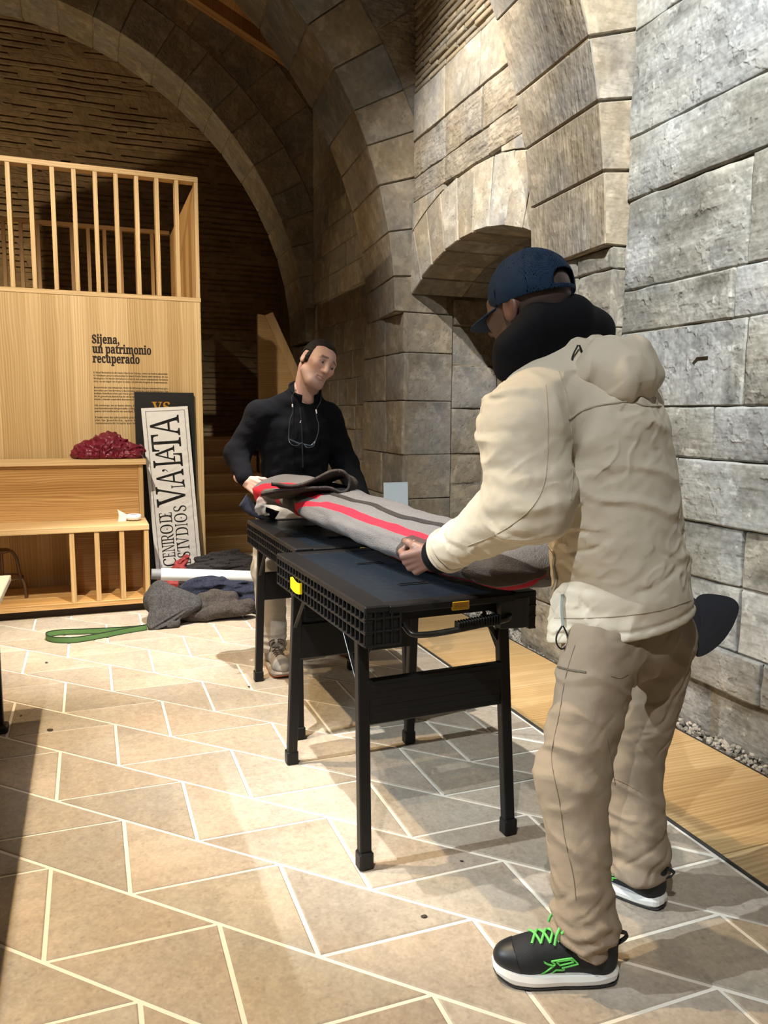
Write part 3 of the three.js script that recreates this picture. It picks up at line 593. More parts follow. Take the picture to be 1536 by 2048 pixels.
{
  const W = 0.312, H = 1.13;
  const t = thing('banner', 'wrinkled white banner lettered in black, hung on the black sign board', 'banner', [0.532, 0.735, -5.585]);
  t.rotation.set(-0.03, 0, 0.058);
  const tx = canvasTex(512, 1854, (c, w, h) => {
    c.fillStyle = '#e9e9ea'; c.fillRect(0, 0, w, h); c.strokeStyle = '#2a2a30'; c.lineWidth = 5; c.strokeRect(44, 40, w - 84, h - 60);
    c.fillStyle = '#0b0b0c'; const s = w / W;
    c.save(); c.translate(0, h); c.rotate(-Math.PI / 2); // text runs upwards
    const L = (ch, x, y, size, wd) => { c.save(); c.font = size + 'px serif'; const m = c.measureText(ch).width; c.translate(x, y); c.scale(wd / m, 1); c.fillText(ch, 0, 0); c.restore(); };
    // VIALATA, letters of different size interlocked
    L('V', 723, 400, 455, 236); L('I', 924, 405, 215, 44); L('A', 955, 402, 430, 190); L('\u2019', 1118, 330, 230, 46); L('L', 1165, 402, 455, 175); L('A', 1232, 322, 300, 186); L('T', 1352, 402, 455, 206); L('A', 1530, 402, 455, 232);
    // two small lines
    [['C', 22, 110], ['E', 128, 70], ['N', 196, 92], ['T', 262, 84], ['R', 318, 90], ['O', 402, 128], ['D', 530, 108], ['E', 600, 62]].forEach(([ch, x, wd]) => L(ch, x, 228, 197, wd));
    [['E', 28, 74], ['S', 110, 80], ['T', 190, 92], ['V', 262, 96], ['D', 362, 120], ['I', 482, 36], ['O', 520, 124], ['S', 648, 84]].forEach(([ch, x, wd]) => L(ch, x, 395, 197, wd));
    c.beginPath(); c.arc(466, 163, 7, 0, 7); c.arc(582, 330, 7, 0, 7); c.fill();
    c.restore();
  });
  const g = new THREE.PlaneGeometry(W, H, 40, 120);
  place(g, v => { const e = 0.004 * N3(v.x * 14, v.y * 26, 1) + 0.003 * N3(v.x * 30, v.y * 50, 4) + 0.002 * N3(v.x * 5, v.y * 90, 7); v.z += e + 0.004; });
  const b = place(g.clone(), v => { v.z -= 0.001; }); b.scale(1, 1, 1);
  obj('cloth', g, mat([1, 1, 1], 0.42, { map: tx, side: THREE.DoubleSide }), t);
}
// ───────── workbenches ─────────
function workbench(label, pos, turn, clipZ) {
  const t = thing('folding_workbench', label, 'workbench', pos); t.rotation.y = turn;
  const w = 0.265, L = 0.424, y0 = 0.655, y1 = 0.765;
  // top: rim frame, sunken deck and grooves
  const deckG = [box(-w + 0.07, w - 0.07, y1 - 0.03, y1 - 0.004, -L + 0.02, L - 0.02, 0.003, 2)];
  obj('deck', deckG, M.blackTop, t);
  const rim = [box(-w, -w + 0.072, y1 - 0.02, y1, -L, L, 0.004, 2), box(w - 0.072, w, y1 - 0.02, y1, -L, L, 0.004, 2), box(-w + 0.07, w - 0.07, y1 - 0.02, y1 - 0.001, -L, -L + 0.05, 0.004, 0), box(-w + 0.07, w - 0.07, y1 - 0.026, y1 - 0.003, L - 0.05, L, 0.004, 0)];
  obj('rim', rim, M.black, t);
  for (const [x, z] of [[-0.02, 0.2], [-0.02, -0.14], [0.1, 0.05]]) obj('clamp_slot', [box(x - 0.045, x + 0.045, y1 - 0.0041, y1 - 0.001, z - 0.012, z - 0.009, 0.001), box(x - 0.045, x + 0.045, y1 - 0.0041, y1 - 0.001, z + 0.009, z + 0.012, 0.001), box(x - 0.048, x - 0.045, y1 - 0.0041, y1 - 0.001, z - 0.012, z + 0.012, 0.0005), box(x + 0.045, x + 0.048, y1 - 0.0041, y1 - 0.001, z - 0.012, z + 0.012, 0.0005)], M.black, t);
  // skirt with ribs
  const sk = [box(-w + 0.010, -w + 0.016, y0, y1 - 0.02, -L + 0.008, L - 0.008, 0), box(w - 0.016, w - 0.010, y0, y1 - 0.02, -L + 0.008, L - 0.008, 0), box(-w + 0.01, w - 0.01, y0, y1 - 0.02, -L + 0.008, -L + 0.014, 0), box(-w + 0.01, -w + 0.11, y0, y1 - 0.02, L - 0.014, L - 0.008, 0), box(w - 0.10, w - 0.01, y0 + 0.02, y1 - 0.02, L - 0.014, L - 0.008, 0), box(-w + 0.1, w - 0.1, y0 + 0.05, y1 - 0.02, L - 0.06, L - 0.054, 0)];
  obj('skirt', sk, M.black, t);
  for (const s of [-1, 1]) {
    for (let k = 0; k < 27; k++) { const z = -L + 0.006 + k * (2 * L - 0.012) / 26, ys = y0; obj('rib', box(s * (w - 0.012) - 0.012, s * (w - 0.012) + 0.012, ys, y1 - 0.018, z - 0.003, z + 0.003, 0.0015, 1), M.black, t); }
    for (const y of [y0 + 0.002, y0 + 0.036, y0 + 0.068]) obj('ledge', box(s * (w - 0.012) - 0.012, s * (w - 0.012) + 0.012, y - 0.003, y + 0.003, -L, L, 0.0015, 2), M.black, t);
  }
  for (let k = 0; k < 5; k++) obj('rib', box(-w + 0.004 + k * 0.024, -w + 0.010 + k * 0.024, y0, y1 - 0.018, L - 0.018, L - 0.001, 0.0015, 1), M.black, t);
  for (const y of [y0 + 0.002, y0 + 0.04, y0 + 0.075]) obj('ledge', box(-w, -w + 0.105, y - 0.003, y + 0.003, L - 0.018, L - 0.001, 0.0015, 0), M.black, t);
  // rounded right corner block
  const cb = new THREE.Shape(); cb.moveTo(w - 0.11, -L + 0.03); cb.lineTo(w - 0.11, -L + 0.012); cb.lineTo(w - 0.05, -L); cb.quadraticCurveTo(w, -L, w, -L + 0.05); cb.lineTo(w, -L + 0.1); cb.lineTo(w - 0.02, -L + 0.1); cb.lineTo(w - 0.02, -L + 0.03);
  const cg = new THREE.ExtrudeGeometry(cb, { depth: 0.085, bevelEnabled: true, bevelSize: 0.002, bevelThickness: 0.002, bevelSegments: 1 }); cg.rotateX(Math.PI / 2); cg.scale(1, 1, -1); place(cg, v => { v.y += y1 - 0.018; v.z = -v.z; });
  const cgi = cg; for (let i = 0; i < cgi.attributes.position.count; i++) cgi.attributes.position.setZ(i, -cgi.attributes.position.getZ(i)); cgi.computeVertexNormals();
  obj('corner_block', new THREE.BufferGeometry().copy(cgi), new THREE.MeshStandardMaterial({ color: M.black.color, roughness: 0.42, side: THREE.DoubleSide }), t);
  // carrying handle at the end with ribbed grip
  obj('handle', tube([V(-0.14, y0 + 0.045, L - 0.03), V(-0.13, y0 + 0.026, L + 0.004), V(-0.09, y0 + 0.022, L + 0.012), V(0.1, y0 + 0.034, L + 0.012), V(0.17, y0 + 0.04, L + 0.004), V(0.19, y0 + 0.05, L - 0.03)], 0.0085, 50, 10), M.blackMetal, t);
  const grip = []; for (let k = 0; k < 16; k++) grip.push(box(0.0 + k * 0.0085, 0.005 + k * 0.0085, y0 + 0.022 + k * 0.00062, y0 + 0.048 + k * 0.00062, L - 0.004, L + 0.024, 0.002));
  grip.push(box(0.0, 0.135, y0 + 0.026, y0 + 0.046, L, L + 0.02, 0.003)); obj('grip', grip, M.black, t);
  const pb = obj('push_button', box(-0.01, 0.045, y1 - 0.034, y1 - 0.008, L - 0.006, L + 0.002, 0.003), mat([0.62, 0.38, 0.01], 0.5), t); pb.userData.label = 'yellow push button';
  { const tx = canvasTex(256, 128, (c, w2, h2) => { c.fillStyle = '#b98a1d'; c.fillRect(0, 0, w2, h2); c.fillStyle = '#8a6412'; c.font = 'bold 78px sans-serif'; c.fillText('PUSH', 22, 92); }); const g = new THREE.PlaneGeometry(0.046, 0.019); g.translate(0.0175, y1 - 0.021, L + 0.0026); obj('push_lettering', g, new THREE.MeshStandardMaterial({ map: tx, roughness: 0.5 }), pb); }
  const cl = new THREE.Shape(); cl.moveTo(-0.05, 0.045); cl.quadraticCurveTo(0, 0.028, 0.05, 0.045); cl.lineTo(0.05, 0.012); cl.quadraticCurveTo(0, 0.0, -0.05, 0.012);
  const clg = new THREE.ExtrudeGeometry(cl, { depth: 0.006, bevelEnabled: true, bevelSize: 0.002, bevelThickness: 0.002, bevelSegments: 2 }); clg.rotateY(-Math.PI / 2); clg.translate(-w - 0.004, y0 + 0.018, clipZ || 0);
  if (clipZ !== null) { const clip = obj('latch_clip', clg, M.yellow, t); clip.userData.label = 'bright yellow latch clip'; }
  // legs, panels and braces
  for (const zs of [1, -1]) {
    const top = y0 + 0.02, zt = zs * (L - 0.065), zb = zs * (L - 0.055 + 0.0) + zs * 0.0;
    for (const xs of [-1, 1]) {
      const a = V(xs * (w - 0.030), 0.012, zs * 0.355), b = V(xs * (w - 0.040), top, zs * 0.300);
      const leg = obj('leg', bar(a, b, 0.034, 0.030, 0.003), M.black, t);
      obj('foot_cap', box(a.x - 0.021, a.x + 0.021, 0, 0.05, a.z - 0.02, a.z + 0.02, 0.004, 1), M.black, leg);
      obj('brace', bar(V(a.x * 0.995, 0.565, zs * 0.309), V(xs * (w - 0.10), top, zs * 0.29), 0.016, 0.004, 0.001), M.blackMetal, t);
      obj('strut', bar(V(a.x, 0.50, zs * 0.318), V(a.x, top, zs * 0.16), 0.012, 0.004, 0.001), M.blackMetal, t);
    }
    const zc = zs * 0.3175; const pn = [box(-w + 0.045, w - 0.045, 0.40, 0.53, zc - 0.012, zc + 0.012, 0.004, 0)];
    for (const y of [0.425, 0.465, 0.505]) pn.push(box(-w + 0.06, w - 0.06, y - 0.010, y + 0.010, zc + zs * 0.010, zc + zs * 0.0145, 0.002, 0));
    obj('leg_panel', pn, M.black, t);
  }
  return t;
}
workbench('black folding workbench with yellow push button, its end in front of the tan jacket', [0.897, 0, -2.285], 0.045, -0.16);
workbench('black folding workbench set behind the other, next to the man in the black fleece', [0.955, 0, -3.19], 0.02, null);
// ───────── cloth helpers ─────────
M.charcoal = mat([0.085, 0.083, 0.086], 1, { map: T.woolCol, bumpMap: T.wool, bumpScale: 0.004, sheen: 0.4, sheenRoughness: 0.7 });
M.brownGrey = mat([0.085, 0.070, 0.064], 1, { map: T.woolCol, bumpMap: T.wool, bumpScale: 0.004, sheen: 0.3, sheenRoughness: 0.7 });
M.navyWool = mat([0.028, 0.034, 0.070], 1, { map: T.woolCol, bumpMap: T.wool, bumpScale: 0.004, sheen: 0.3 });
M.darkWool = mat([0.045, 0.040, 0.042], 1, { map: T.woolCol, bumpMap: T.wool, bumpScale: 0.004, sheen: 0.3 });
// thick sheet swept along a path; W(t) is the half-width vector at path parameter t
function sheet(pts, W, thick = 0.006, seg = 60, across = 6, ripple = 0) {
  const curve = new THREE.CatmullRomCurve3(pts), P2 = [], UV = [], I = [];
  for (const side of [0, 1]) for (let i = 0; i <= seg; i++) {
    const t = i / seg, p = curve.getPoint(t), tan = curve.getTangent(t), w = W(t), n = tan.clone().cross(w).normalize();
    for (let j = 0; j <= across; j++) { const s = j / across * 2 - 1; const q = p.clone().addScaledVector(w, s).addScaledVector(n, (side ? -1 : 1) * thick / 2 + ripple * N3(t * 9, s * 1.5, 3)); P2.push(q.x, q.y, q.z); UV.push(t * curve.getLength(), s * w.length()); }
  }
  const id = (sd, i, j) => sd * (seg + 1) * (across + 1) + i * (across + 1) + j;
  for (let i = 0; i < seg; i++) for (let j = 0; j < across; j++) { I.push(id(0, i, j), id(0, i, j + 1), id(0, i + 1, j), id(0, i + 1, j), id(0, i, j + 1), id(0, i + 1, j + 1)); I.push(id(1, i, j), id(1, i + 1, j), id(1, i, j + 1), id(1, i + 1, j), id(1, i + 1, j + 1), id(1, i, j + 1)); }
  for (let i = 0; i < seg; i++) for (const j of [0, across]) { const a = id(0, i, j), b = id(0, i + 1, j), c = id(1, i, j), d = id(1, i + 1, j); if (j) I.push(a, c, b, b, c, d); else I.push(a, b, c, b, d, c); }
  for (let j = 0; j < across; j++) for (const i of [0, seg]) { const a = id(0, i, j), b = id(0, i, j + 1), c = id(1, i, j), d = id(1, i, j + 1); if (i) I.push(a, b, c, b, d, c); else I.push(a, c, b, b, c, d); }
  const g = new THREE.BufferGeometry(); g.setAttribute('position', new THREE.Float32BufferAttribute(P2, 3)); g.setAttribute('uv', new THREE.Float32BufferAttribute(UV, 2)); g.setIndex(I); g.computeVertexNormals(); return g;
}
const ridge = (x, y, z) => 1 - 2 * Math.abs(N3(x, y, z));
// soft heap: union of capsules over a floor, with creases
function heap(caps, yMin, crease, freq, cell = 0.008, extra = null, an = [1, 1.6, 1]) {
  const pts = caps.flatMap(c => [c[0], c[1]]); const rmax = Math.max(...caps.map(c => Math.max(c[2], c[3])));
  const [lo, hi] = bounds(pts, rmax + 0.03); lo.y = Math.max(lo.y, yMin - 0.012);
  const f = p => { let d = 1e3; for (const c of caps) d = smin(d, c[4] ? flatCapD(p, c[0], c[1], c[2], c[3], c[4], c[5]) : capD(p, c[0], c[1], c[2], c[3]), 0.03); d += crease * (0.6 * ridge(p.x * freq * an[0], p.y * freq * an[1], p.z * freq * an[2]) + 0.5 * N3(p.x * freq * 2.3 * an[0] + 5, p.y * freq * 2.3 * an[1], p.z * freq * 2.3 * an[2])) - crease * 0.3; if (extra) d = extra(p, d); return smax(d, yMin + 0.002 - p.y, 0.006); };
  return sdfGeo(f, lo, hi, cell, { slack: crease * 2 });
}
// ───────── things on and around the counter ─────────
tag(obj('satin_bundle', heap([[V(-0.07, 0.985, -5.5), V(0.0, 1.0, -5.49), 0.03, 0.04], [V(-0.05, 1.0, -5.5), V(0.12, 1.035, -5.5), 0.05, 0.085], [V(0.12, 1.03, -5.5), V(0.30, 1.0, -5.5), 0.085, 0.05], [V(0.0, 0.985, -5.47), V(0.28, 0.985, -5.46), 0.045, 0.04], [V(0.02, 1.05, -5.5), V(0.16, 1.08, -5.51), 0.035, 0.03]], 0.955, 0.016, 6, 0.005, (p, d) => { const c = (x, y, z, k) => Math.max(0, 1 - Math.abs(N3(x, y, z)) * k); return d - 0.012 * c(p.x * 11 + p.y * 8, p.y * 16 - p.x * 6, p.z * 10, 4) + 0.010 * c(p.x * 17 + 3, p.y * 12 + p.x * 9, p.z * 15, 4.5) - 0.004 * c(p.x * 33, p.y * 30, p.z * 30, 4); }, [1, 2.2, 1]), mat([0.16, 0.007, 0.025], 0.40, { sheen: 0.6, sheenRoughness: 0.35, sheenColor: lin(0.5, 0.06, 0.12), bumpMap: T.crumple, bumpScale: 0.004 })), 'crumpled crimson satin cloth heaped on the upper counter top', 'cloth');
{
  const c = G(263, 1041, 0.56), t = thing('tape_dispenser', 'small white tape dispenser with a roll on the counter step', 'tape dispenser', [c.x, 0.56, c.z]); t.scale.setScalar(1.25);
  const w = mat([0.82, 0.82, 0.84], 0.35);
  const ro = new THREE.TorusGeometry(0.028, 0.012, 12, 32); ro.scale(1, 1, 0.9); ro.rotateX(Math.PI / 2); ro.scale(1, 1.4, 1); ro.translate(0.012, 0.019, 0); obj('roll', ro, w, t);
  obj('core', new THREE.CylinderGeometry(0.02, 0.02, 0.028, 24).translate(0.012, 0.018, 0), mat([0.45, 0.2, 0.3], 0.5), t);
  const sh = new THREE.Shape(); sh.moveTo(-0.065, 0); sh.lineTo(-0.03, 0.0); sh.lineTo(-0.022, 0.03); sh.lineTo(-0.066, 0.058); sh.lineTo(-0.06, 0.03);
  const eg = new THREE.ExtrudeGeometry(sh, { depth: 0.024, bevelEnabled: true, bevelSize: 0.002, bevelThickness: 0.002, bevelSegments: 2 }); eg.translate(0, 0, -0.012); obj('cutter', eg, w, t);
}
{
  // bent-tube stool standing on the shelf floor
  const t = thing('tube_stool', 'bronze bent-tube stool with foot ring behind the white table', 'stool', [-0.53, 0.0885, -5.35]); t.scale.setScalar(1.15);
  const br = mat([0.16, 0.11, 0.07], 0.38, { metalness: 0.7 });
  for (const a of [0.3, 2.4, 4.5]) { const s = Math.sin(a), c = Math.cos(a); obj('leg', tube([V(0.02 * c, 0.262, 0.02 * s), V(0.04 * c, 0.264, 0.04 * s), V(0.065 * c, 0.235, 0.065 * s), V(0.085 * c, 0.13, 0.085 * s), V(0.105 * c, 0.08, 0.105 * s), V(0.112 * c, 0.0, 0.112 * s)], 0.0085, 36, 10), br, t); }
  const rg = new THREE.TorusGeometry(0.095, 0.004, 8, 40); rg.rotateX(Math.PI / 2); rg.translate(0, 0.115, 0); obj('foot_ring', rg, br, t);
  obj('hub', new THREE.LatheGeometry([[0, 0], [0.035, 0], [0.04, 0.01], [0.03, 0.02], [0, 0.02]].map(([a, b]) => new THREE.Vector2(a, b)), 20).translate(0, 0.255, 0), br, t);
}
{
  const c = G(22, 1150, 0.6), t = thing('white_table', 'low white table with black feet, its corner by the shelf counter', 'table', [c.x, 0, c.z]);
  obj('table_top', box(-1.1, 0, 0.575, 0.6, 0, 2.4, 0.003), mat([0.82, 0.81, 0.78], 0.45), t);
  for (const [x, z] of [[-0.055, 0.15], [-1.04, 0.15], [-0.055, 2.25], [-1.04, 2.25]]) { const l = obj('leg', bar(V(x, 0.02, z), V(x, 0.575, z), 0.03, 0.03, 0.003), M.black, t); obj('foot', box(x - 0.03, x + 0.03, 0, 0.03, z - 0.035, z + 0.035, 0.006), M.black, l); }
}
{
  const p = [[292, 1261], [250, 1268], [205, 1277], [150, 1286], [112, 1286], [93, 1281], [96, 1275], [120, 1271], [170, 1269], [230, 1266], [272, 1263], [294, 1260]].map(([x, y]) => { const q = G(x, y); q.y = 0.018; return q; });
  const t = thing('webbing_strap', 'green webbing strap with dark edges looped on the tiles', 'strap');
  obj('webbing', sheet(p, () => V(0, 0.015, 0), 0.0025, 120, 4), mat([0.09, 0.20, 0.06], 0.85, { bumpMap: T.weave, bumpScale: 0.001 }), t);
  const e = p.map(q => V(q.x, 0.033, q.z)), e2 = p.map(q => V(q.x, 0.0025, q.z));
  obj('edging', [sheet(e, () => V(0, 0.0022, 0), 0.0034, 120, 1), sheet(e2, () => V(0, 0.0022, 0), 0.0034, 120, 1)], mat([0.015, 0.03, 0.015], 0.9), t);
}
{
  // flat front flap with stacked fold lines along its lower edge
  const A = V(0.335, 0.20, -4.70), pn = V(-0.12, 0.50, 0.86).normalize(), q = (x, y, dz) => P(x, y, -4.64 + dz);
  const lines = [[q(396, 1200, 0), q(350, 1224, 0.02), q(298, 1252, 0.04)], [q(394, 1206, 0.0), q(352, 1232, 0.02), q(304, 1260, 0.045)], [q(392, 1213, 0.0), q(360, 1236, 0.02), q(318, 1262, 0.04)]];
  tag(obj('wool_blanket', heap([[V(0.37, 0.20, -4.78), V(0.335, 0.05, -4.64), 0.05, 0.05], [V(0.37, 0.20, -4.78), V(0.57, 0.13, -4.72), 0.05, 0.035], [V(0.335, 0.05, -4.62), V(0.57, 0.11, -4.69), 0.05, 0.035], [V(0.40, 0.11, -4.74), V(0.47, 0.11, -4.72), 0.10, 0.08], [V(0.31, 0.03, -4.61), V(0.44, 0.025, -4.62), 0.035, 0.028], [V(0.36, 0.13, -4.8), V(0.5, 0.1, -4.8), 0.09, 0.08]], 0, 0.004, 9, 0.006, (p, d) => {
    let r = smax(d, (p.x - 0.40) * pn.x + (p.y - 0.135) * pn.y + (p.z + 4.655) * pn.z, 0.03);
    for (const l of lines) { const e = Math.min(capD(p, l[0], l[1], 0.005, 0.006), capD(p, l[1], l[2], 0.006, 0.007)); r = smax(r, -e, 0.006); }
    return r;
  }), M.charcoal), 'folded charcoal wool blanket slumped at the end of the green strap', 'blanket');
}
tag(obj('rolled_blanket', heap([[V(0.60, 0.05, -4.72), V(0.88, 0.075, -4.68), 0.05, 0.055], [V(0.55, 0.05, -4.74), V(0.70, 0.12, -4.80), 0.05, 0.06], [V(0.62, 0.11, -4.78), V(0.80, 0.11, -4.78), 0.045, 0.05], [V(0.50, 0.04, -4.73), V(0.62, 0.04, -4.69), 0.035, 0.04]], 0, 0.014, 6, 0.007, (p, d) => smax(d, -Math.min(capD(p, V(0.56, 0.075, -4.655), V(0.66, 0.105, -4.70), 0.009, 0.008), capD(p, V(0.66, 0.105, -4.70), V(0.9, 0.135, -4.72), 0.008, 0.010)), 0.012)), M.brownGrey), 'brown grey felt blanket rolled on the tiles beside the charcoal one', 'blanket');
tag(obj('navy_cloth', heap([[V(0.70, 0.16, -4.90), V(0.95, 0.13, -4.88), 0.05, 0.06], [V(0.92, 0.09, -4.85), V(0.98, 0.04, -4.78), 0.06, 0.05], [V(0.55, 0.17, -4.90), V(0.75, 0.18, -4.92), 0.05, 0.05], [V(0.6, 0.08, -4.92), V(0.93, 0.07, -4.92), 0.08, 0.07]], 0, 0.020, 7, 0.007, null, [0.8, 2.5, 1.6]), M.navyWool), 'navy blue wool cloth crumpled behind the brown grey blanket', 'cloth');
tag(obj('dark_blanket', heap([[V(0.62, 0.12, -5.38), V(0.80, 0.20, -5.38), 0.09, 0.10], [V(0.80, 0.20, -5.38), V(1.02, 0.18, -5.38), 0.10, 0.09], [V(0.60, 0.07, -5.36), V(1.05, 0.08, -5.36), 0.08, 0.09], [V(0.68, 0.24, -5.38), V(0.95, 0.27, -5.40), 0.03, 0.035]], 0, 0.026, 6, 0.007, null, [0.7, 4, 2.5]), M.darkWool), 'dark patterned blanket bunched behind the white roll', 'blanket');
tag(obj('red_scarf', heap([[V(0.45, 0.13, -5.42), V(0.56, 0.20, -5.40), 0.035, 0.04], [V(0.44, 0.09, -5.40), V(0.55, 0.10, -5.38), 0.045, 0.05], [V(0.55, 0.22, -5.42), V(0.60, 0.27, -5.42), 0.03, 0.025], [V(0.46, 0.04, -5.42), V(0.56, 0.04, -5.42), 0.05, 0.05]], 0, 0.016, 16, 0.006), mat([0.30, 0.035, 0.035], 0.7, { bumpMap: T.crumple, bumpScale: 0.008, sheen: 0.5 })), 'red patterned scarf poking out beside the dark blanket', 'scarf');
{
  const a = P(302, 1148, -5.12), b = P(522, 1154, -5.12), t = thing('paper_roll', 'long white paper roll lying across the blanket heap', 'paper roll', [0, 0, 0]);
  const d = b.clone().sub(a).normalize(), q = new THREE.Quaternion().setFromUnitVectors(V(0, 1, 0), d), L = a.distanceTo(b);
  const mk = (s, e, r) => { const g = new THREE.LatheGeometry([[r - 0.006, 0], [r, 0.002], [r, e - s], [r - 0.006, e - s]].map(([x, y]) => new THREE.Vector2(x, y)), 32); g.applyQuaternion(q); const o = a.clone().addScaledVector(d, s); g.translate(o.x, o.y, o.z); return g; };
  obj('paper', mk(0.06, L, 0.040), mat([0.86, 0.88, 0.9], 0.5, { side: THREE.DoubleSide }), t);
  obj('core', mk(0, 0.1, 0.034), mat([0.22, 0.22, 0.24], 0.6, { side: THREE.DoubleSide }), t);
}
// ───────── stairs behind the pavilion ─────────
{
  const t = thing('timber_stairs', 'pine stairs rising past the pavilion towards the dark end wall', 'stairs', [0, 0, 0]);
  for (let k = 1; k <= 6; k++) {
    const z = -7.0 - 0.25 * (k - 1), y = 0.165 * k;
    const s = obj('step', box(0.80, 1.62, Math.max(0, y - 0.165), y - 0.02, z - 0.03, z, 0.002, 0), M.pineB, t);
    obj('tread', box(0.80, 1.62, y - 0.02, y, k === 6 ? -9.2 : z - 0.28, z + 0.012, 0.003, 0), M.pine, s);
  }
  const q = [[515, 629], [536, 632], [600, 765], [640, 860]].map(([x, y]) => P(x, y, -8.0));
  const sh = new THREE.Shape(); sh.moveTo(q[0].x, 0.1); q.forEach(p => sh.lineTo(p.x, p.y)); sh.lineTo(q[3].x, 0.1);
  const g = new THREE.ExtrudeGeometry(sh, { depth: 0.05, bevelEnabled: true, bevelSize: 0.002, bevelThickness: 0.002, bevelSegments: 1 }); g.translate(0, 0, -8.03);
  obj('balustrade', g, M.pineB, t);
  obj('handrail', bar(V(q[1].x, q[1].y + 0.02, -7.985), V(q[3].x, q[3].y + 0.02, -7.985), 0.05, 0.09, 0.003, V(0, 0, 1)), M.pine, t);
}
{
  const t = thing('information_stand', 'small pale blue white information panel beside the stone pier', 'information stand', [2.1, 0, -5.25]);
  const c = []; for (let i = 0; i < 8; i++) c.push(V(i & 1 ? 0.095 : -0.095, i & 2 ? 0.765 : 0.02, (i & 4 ? 0.015 : 0) - (i & 2 ? 0.05 : 0)));
  obj('panel', hexa(c, 0.002), mat([0.66, 0.80, 0.90], 0.3), t);
  obj('foot', box(-0.08, 0.08, 0.004, 0.025, -0.12, 0.1, 0.003), mat([0.5, 0.52, 0.55], 0.4), t);
}
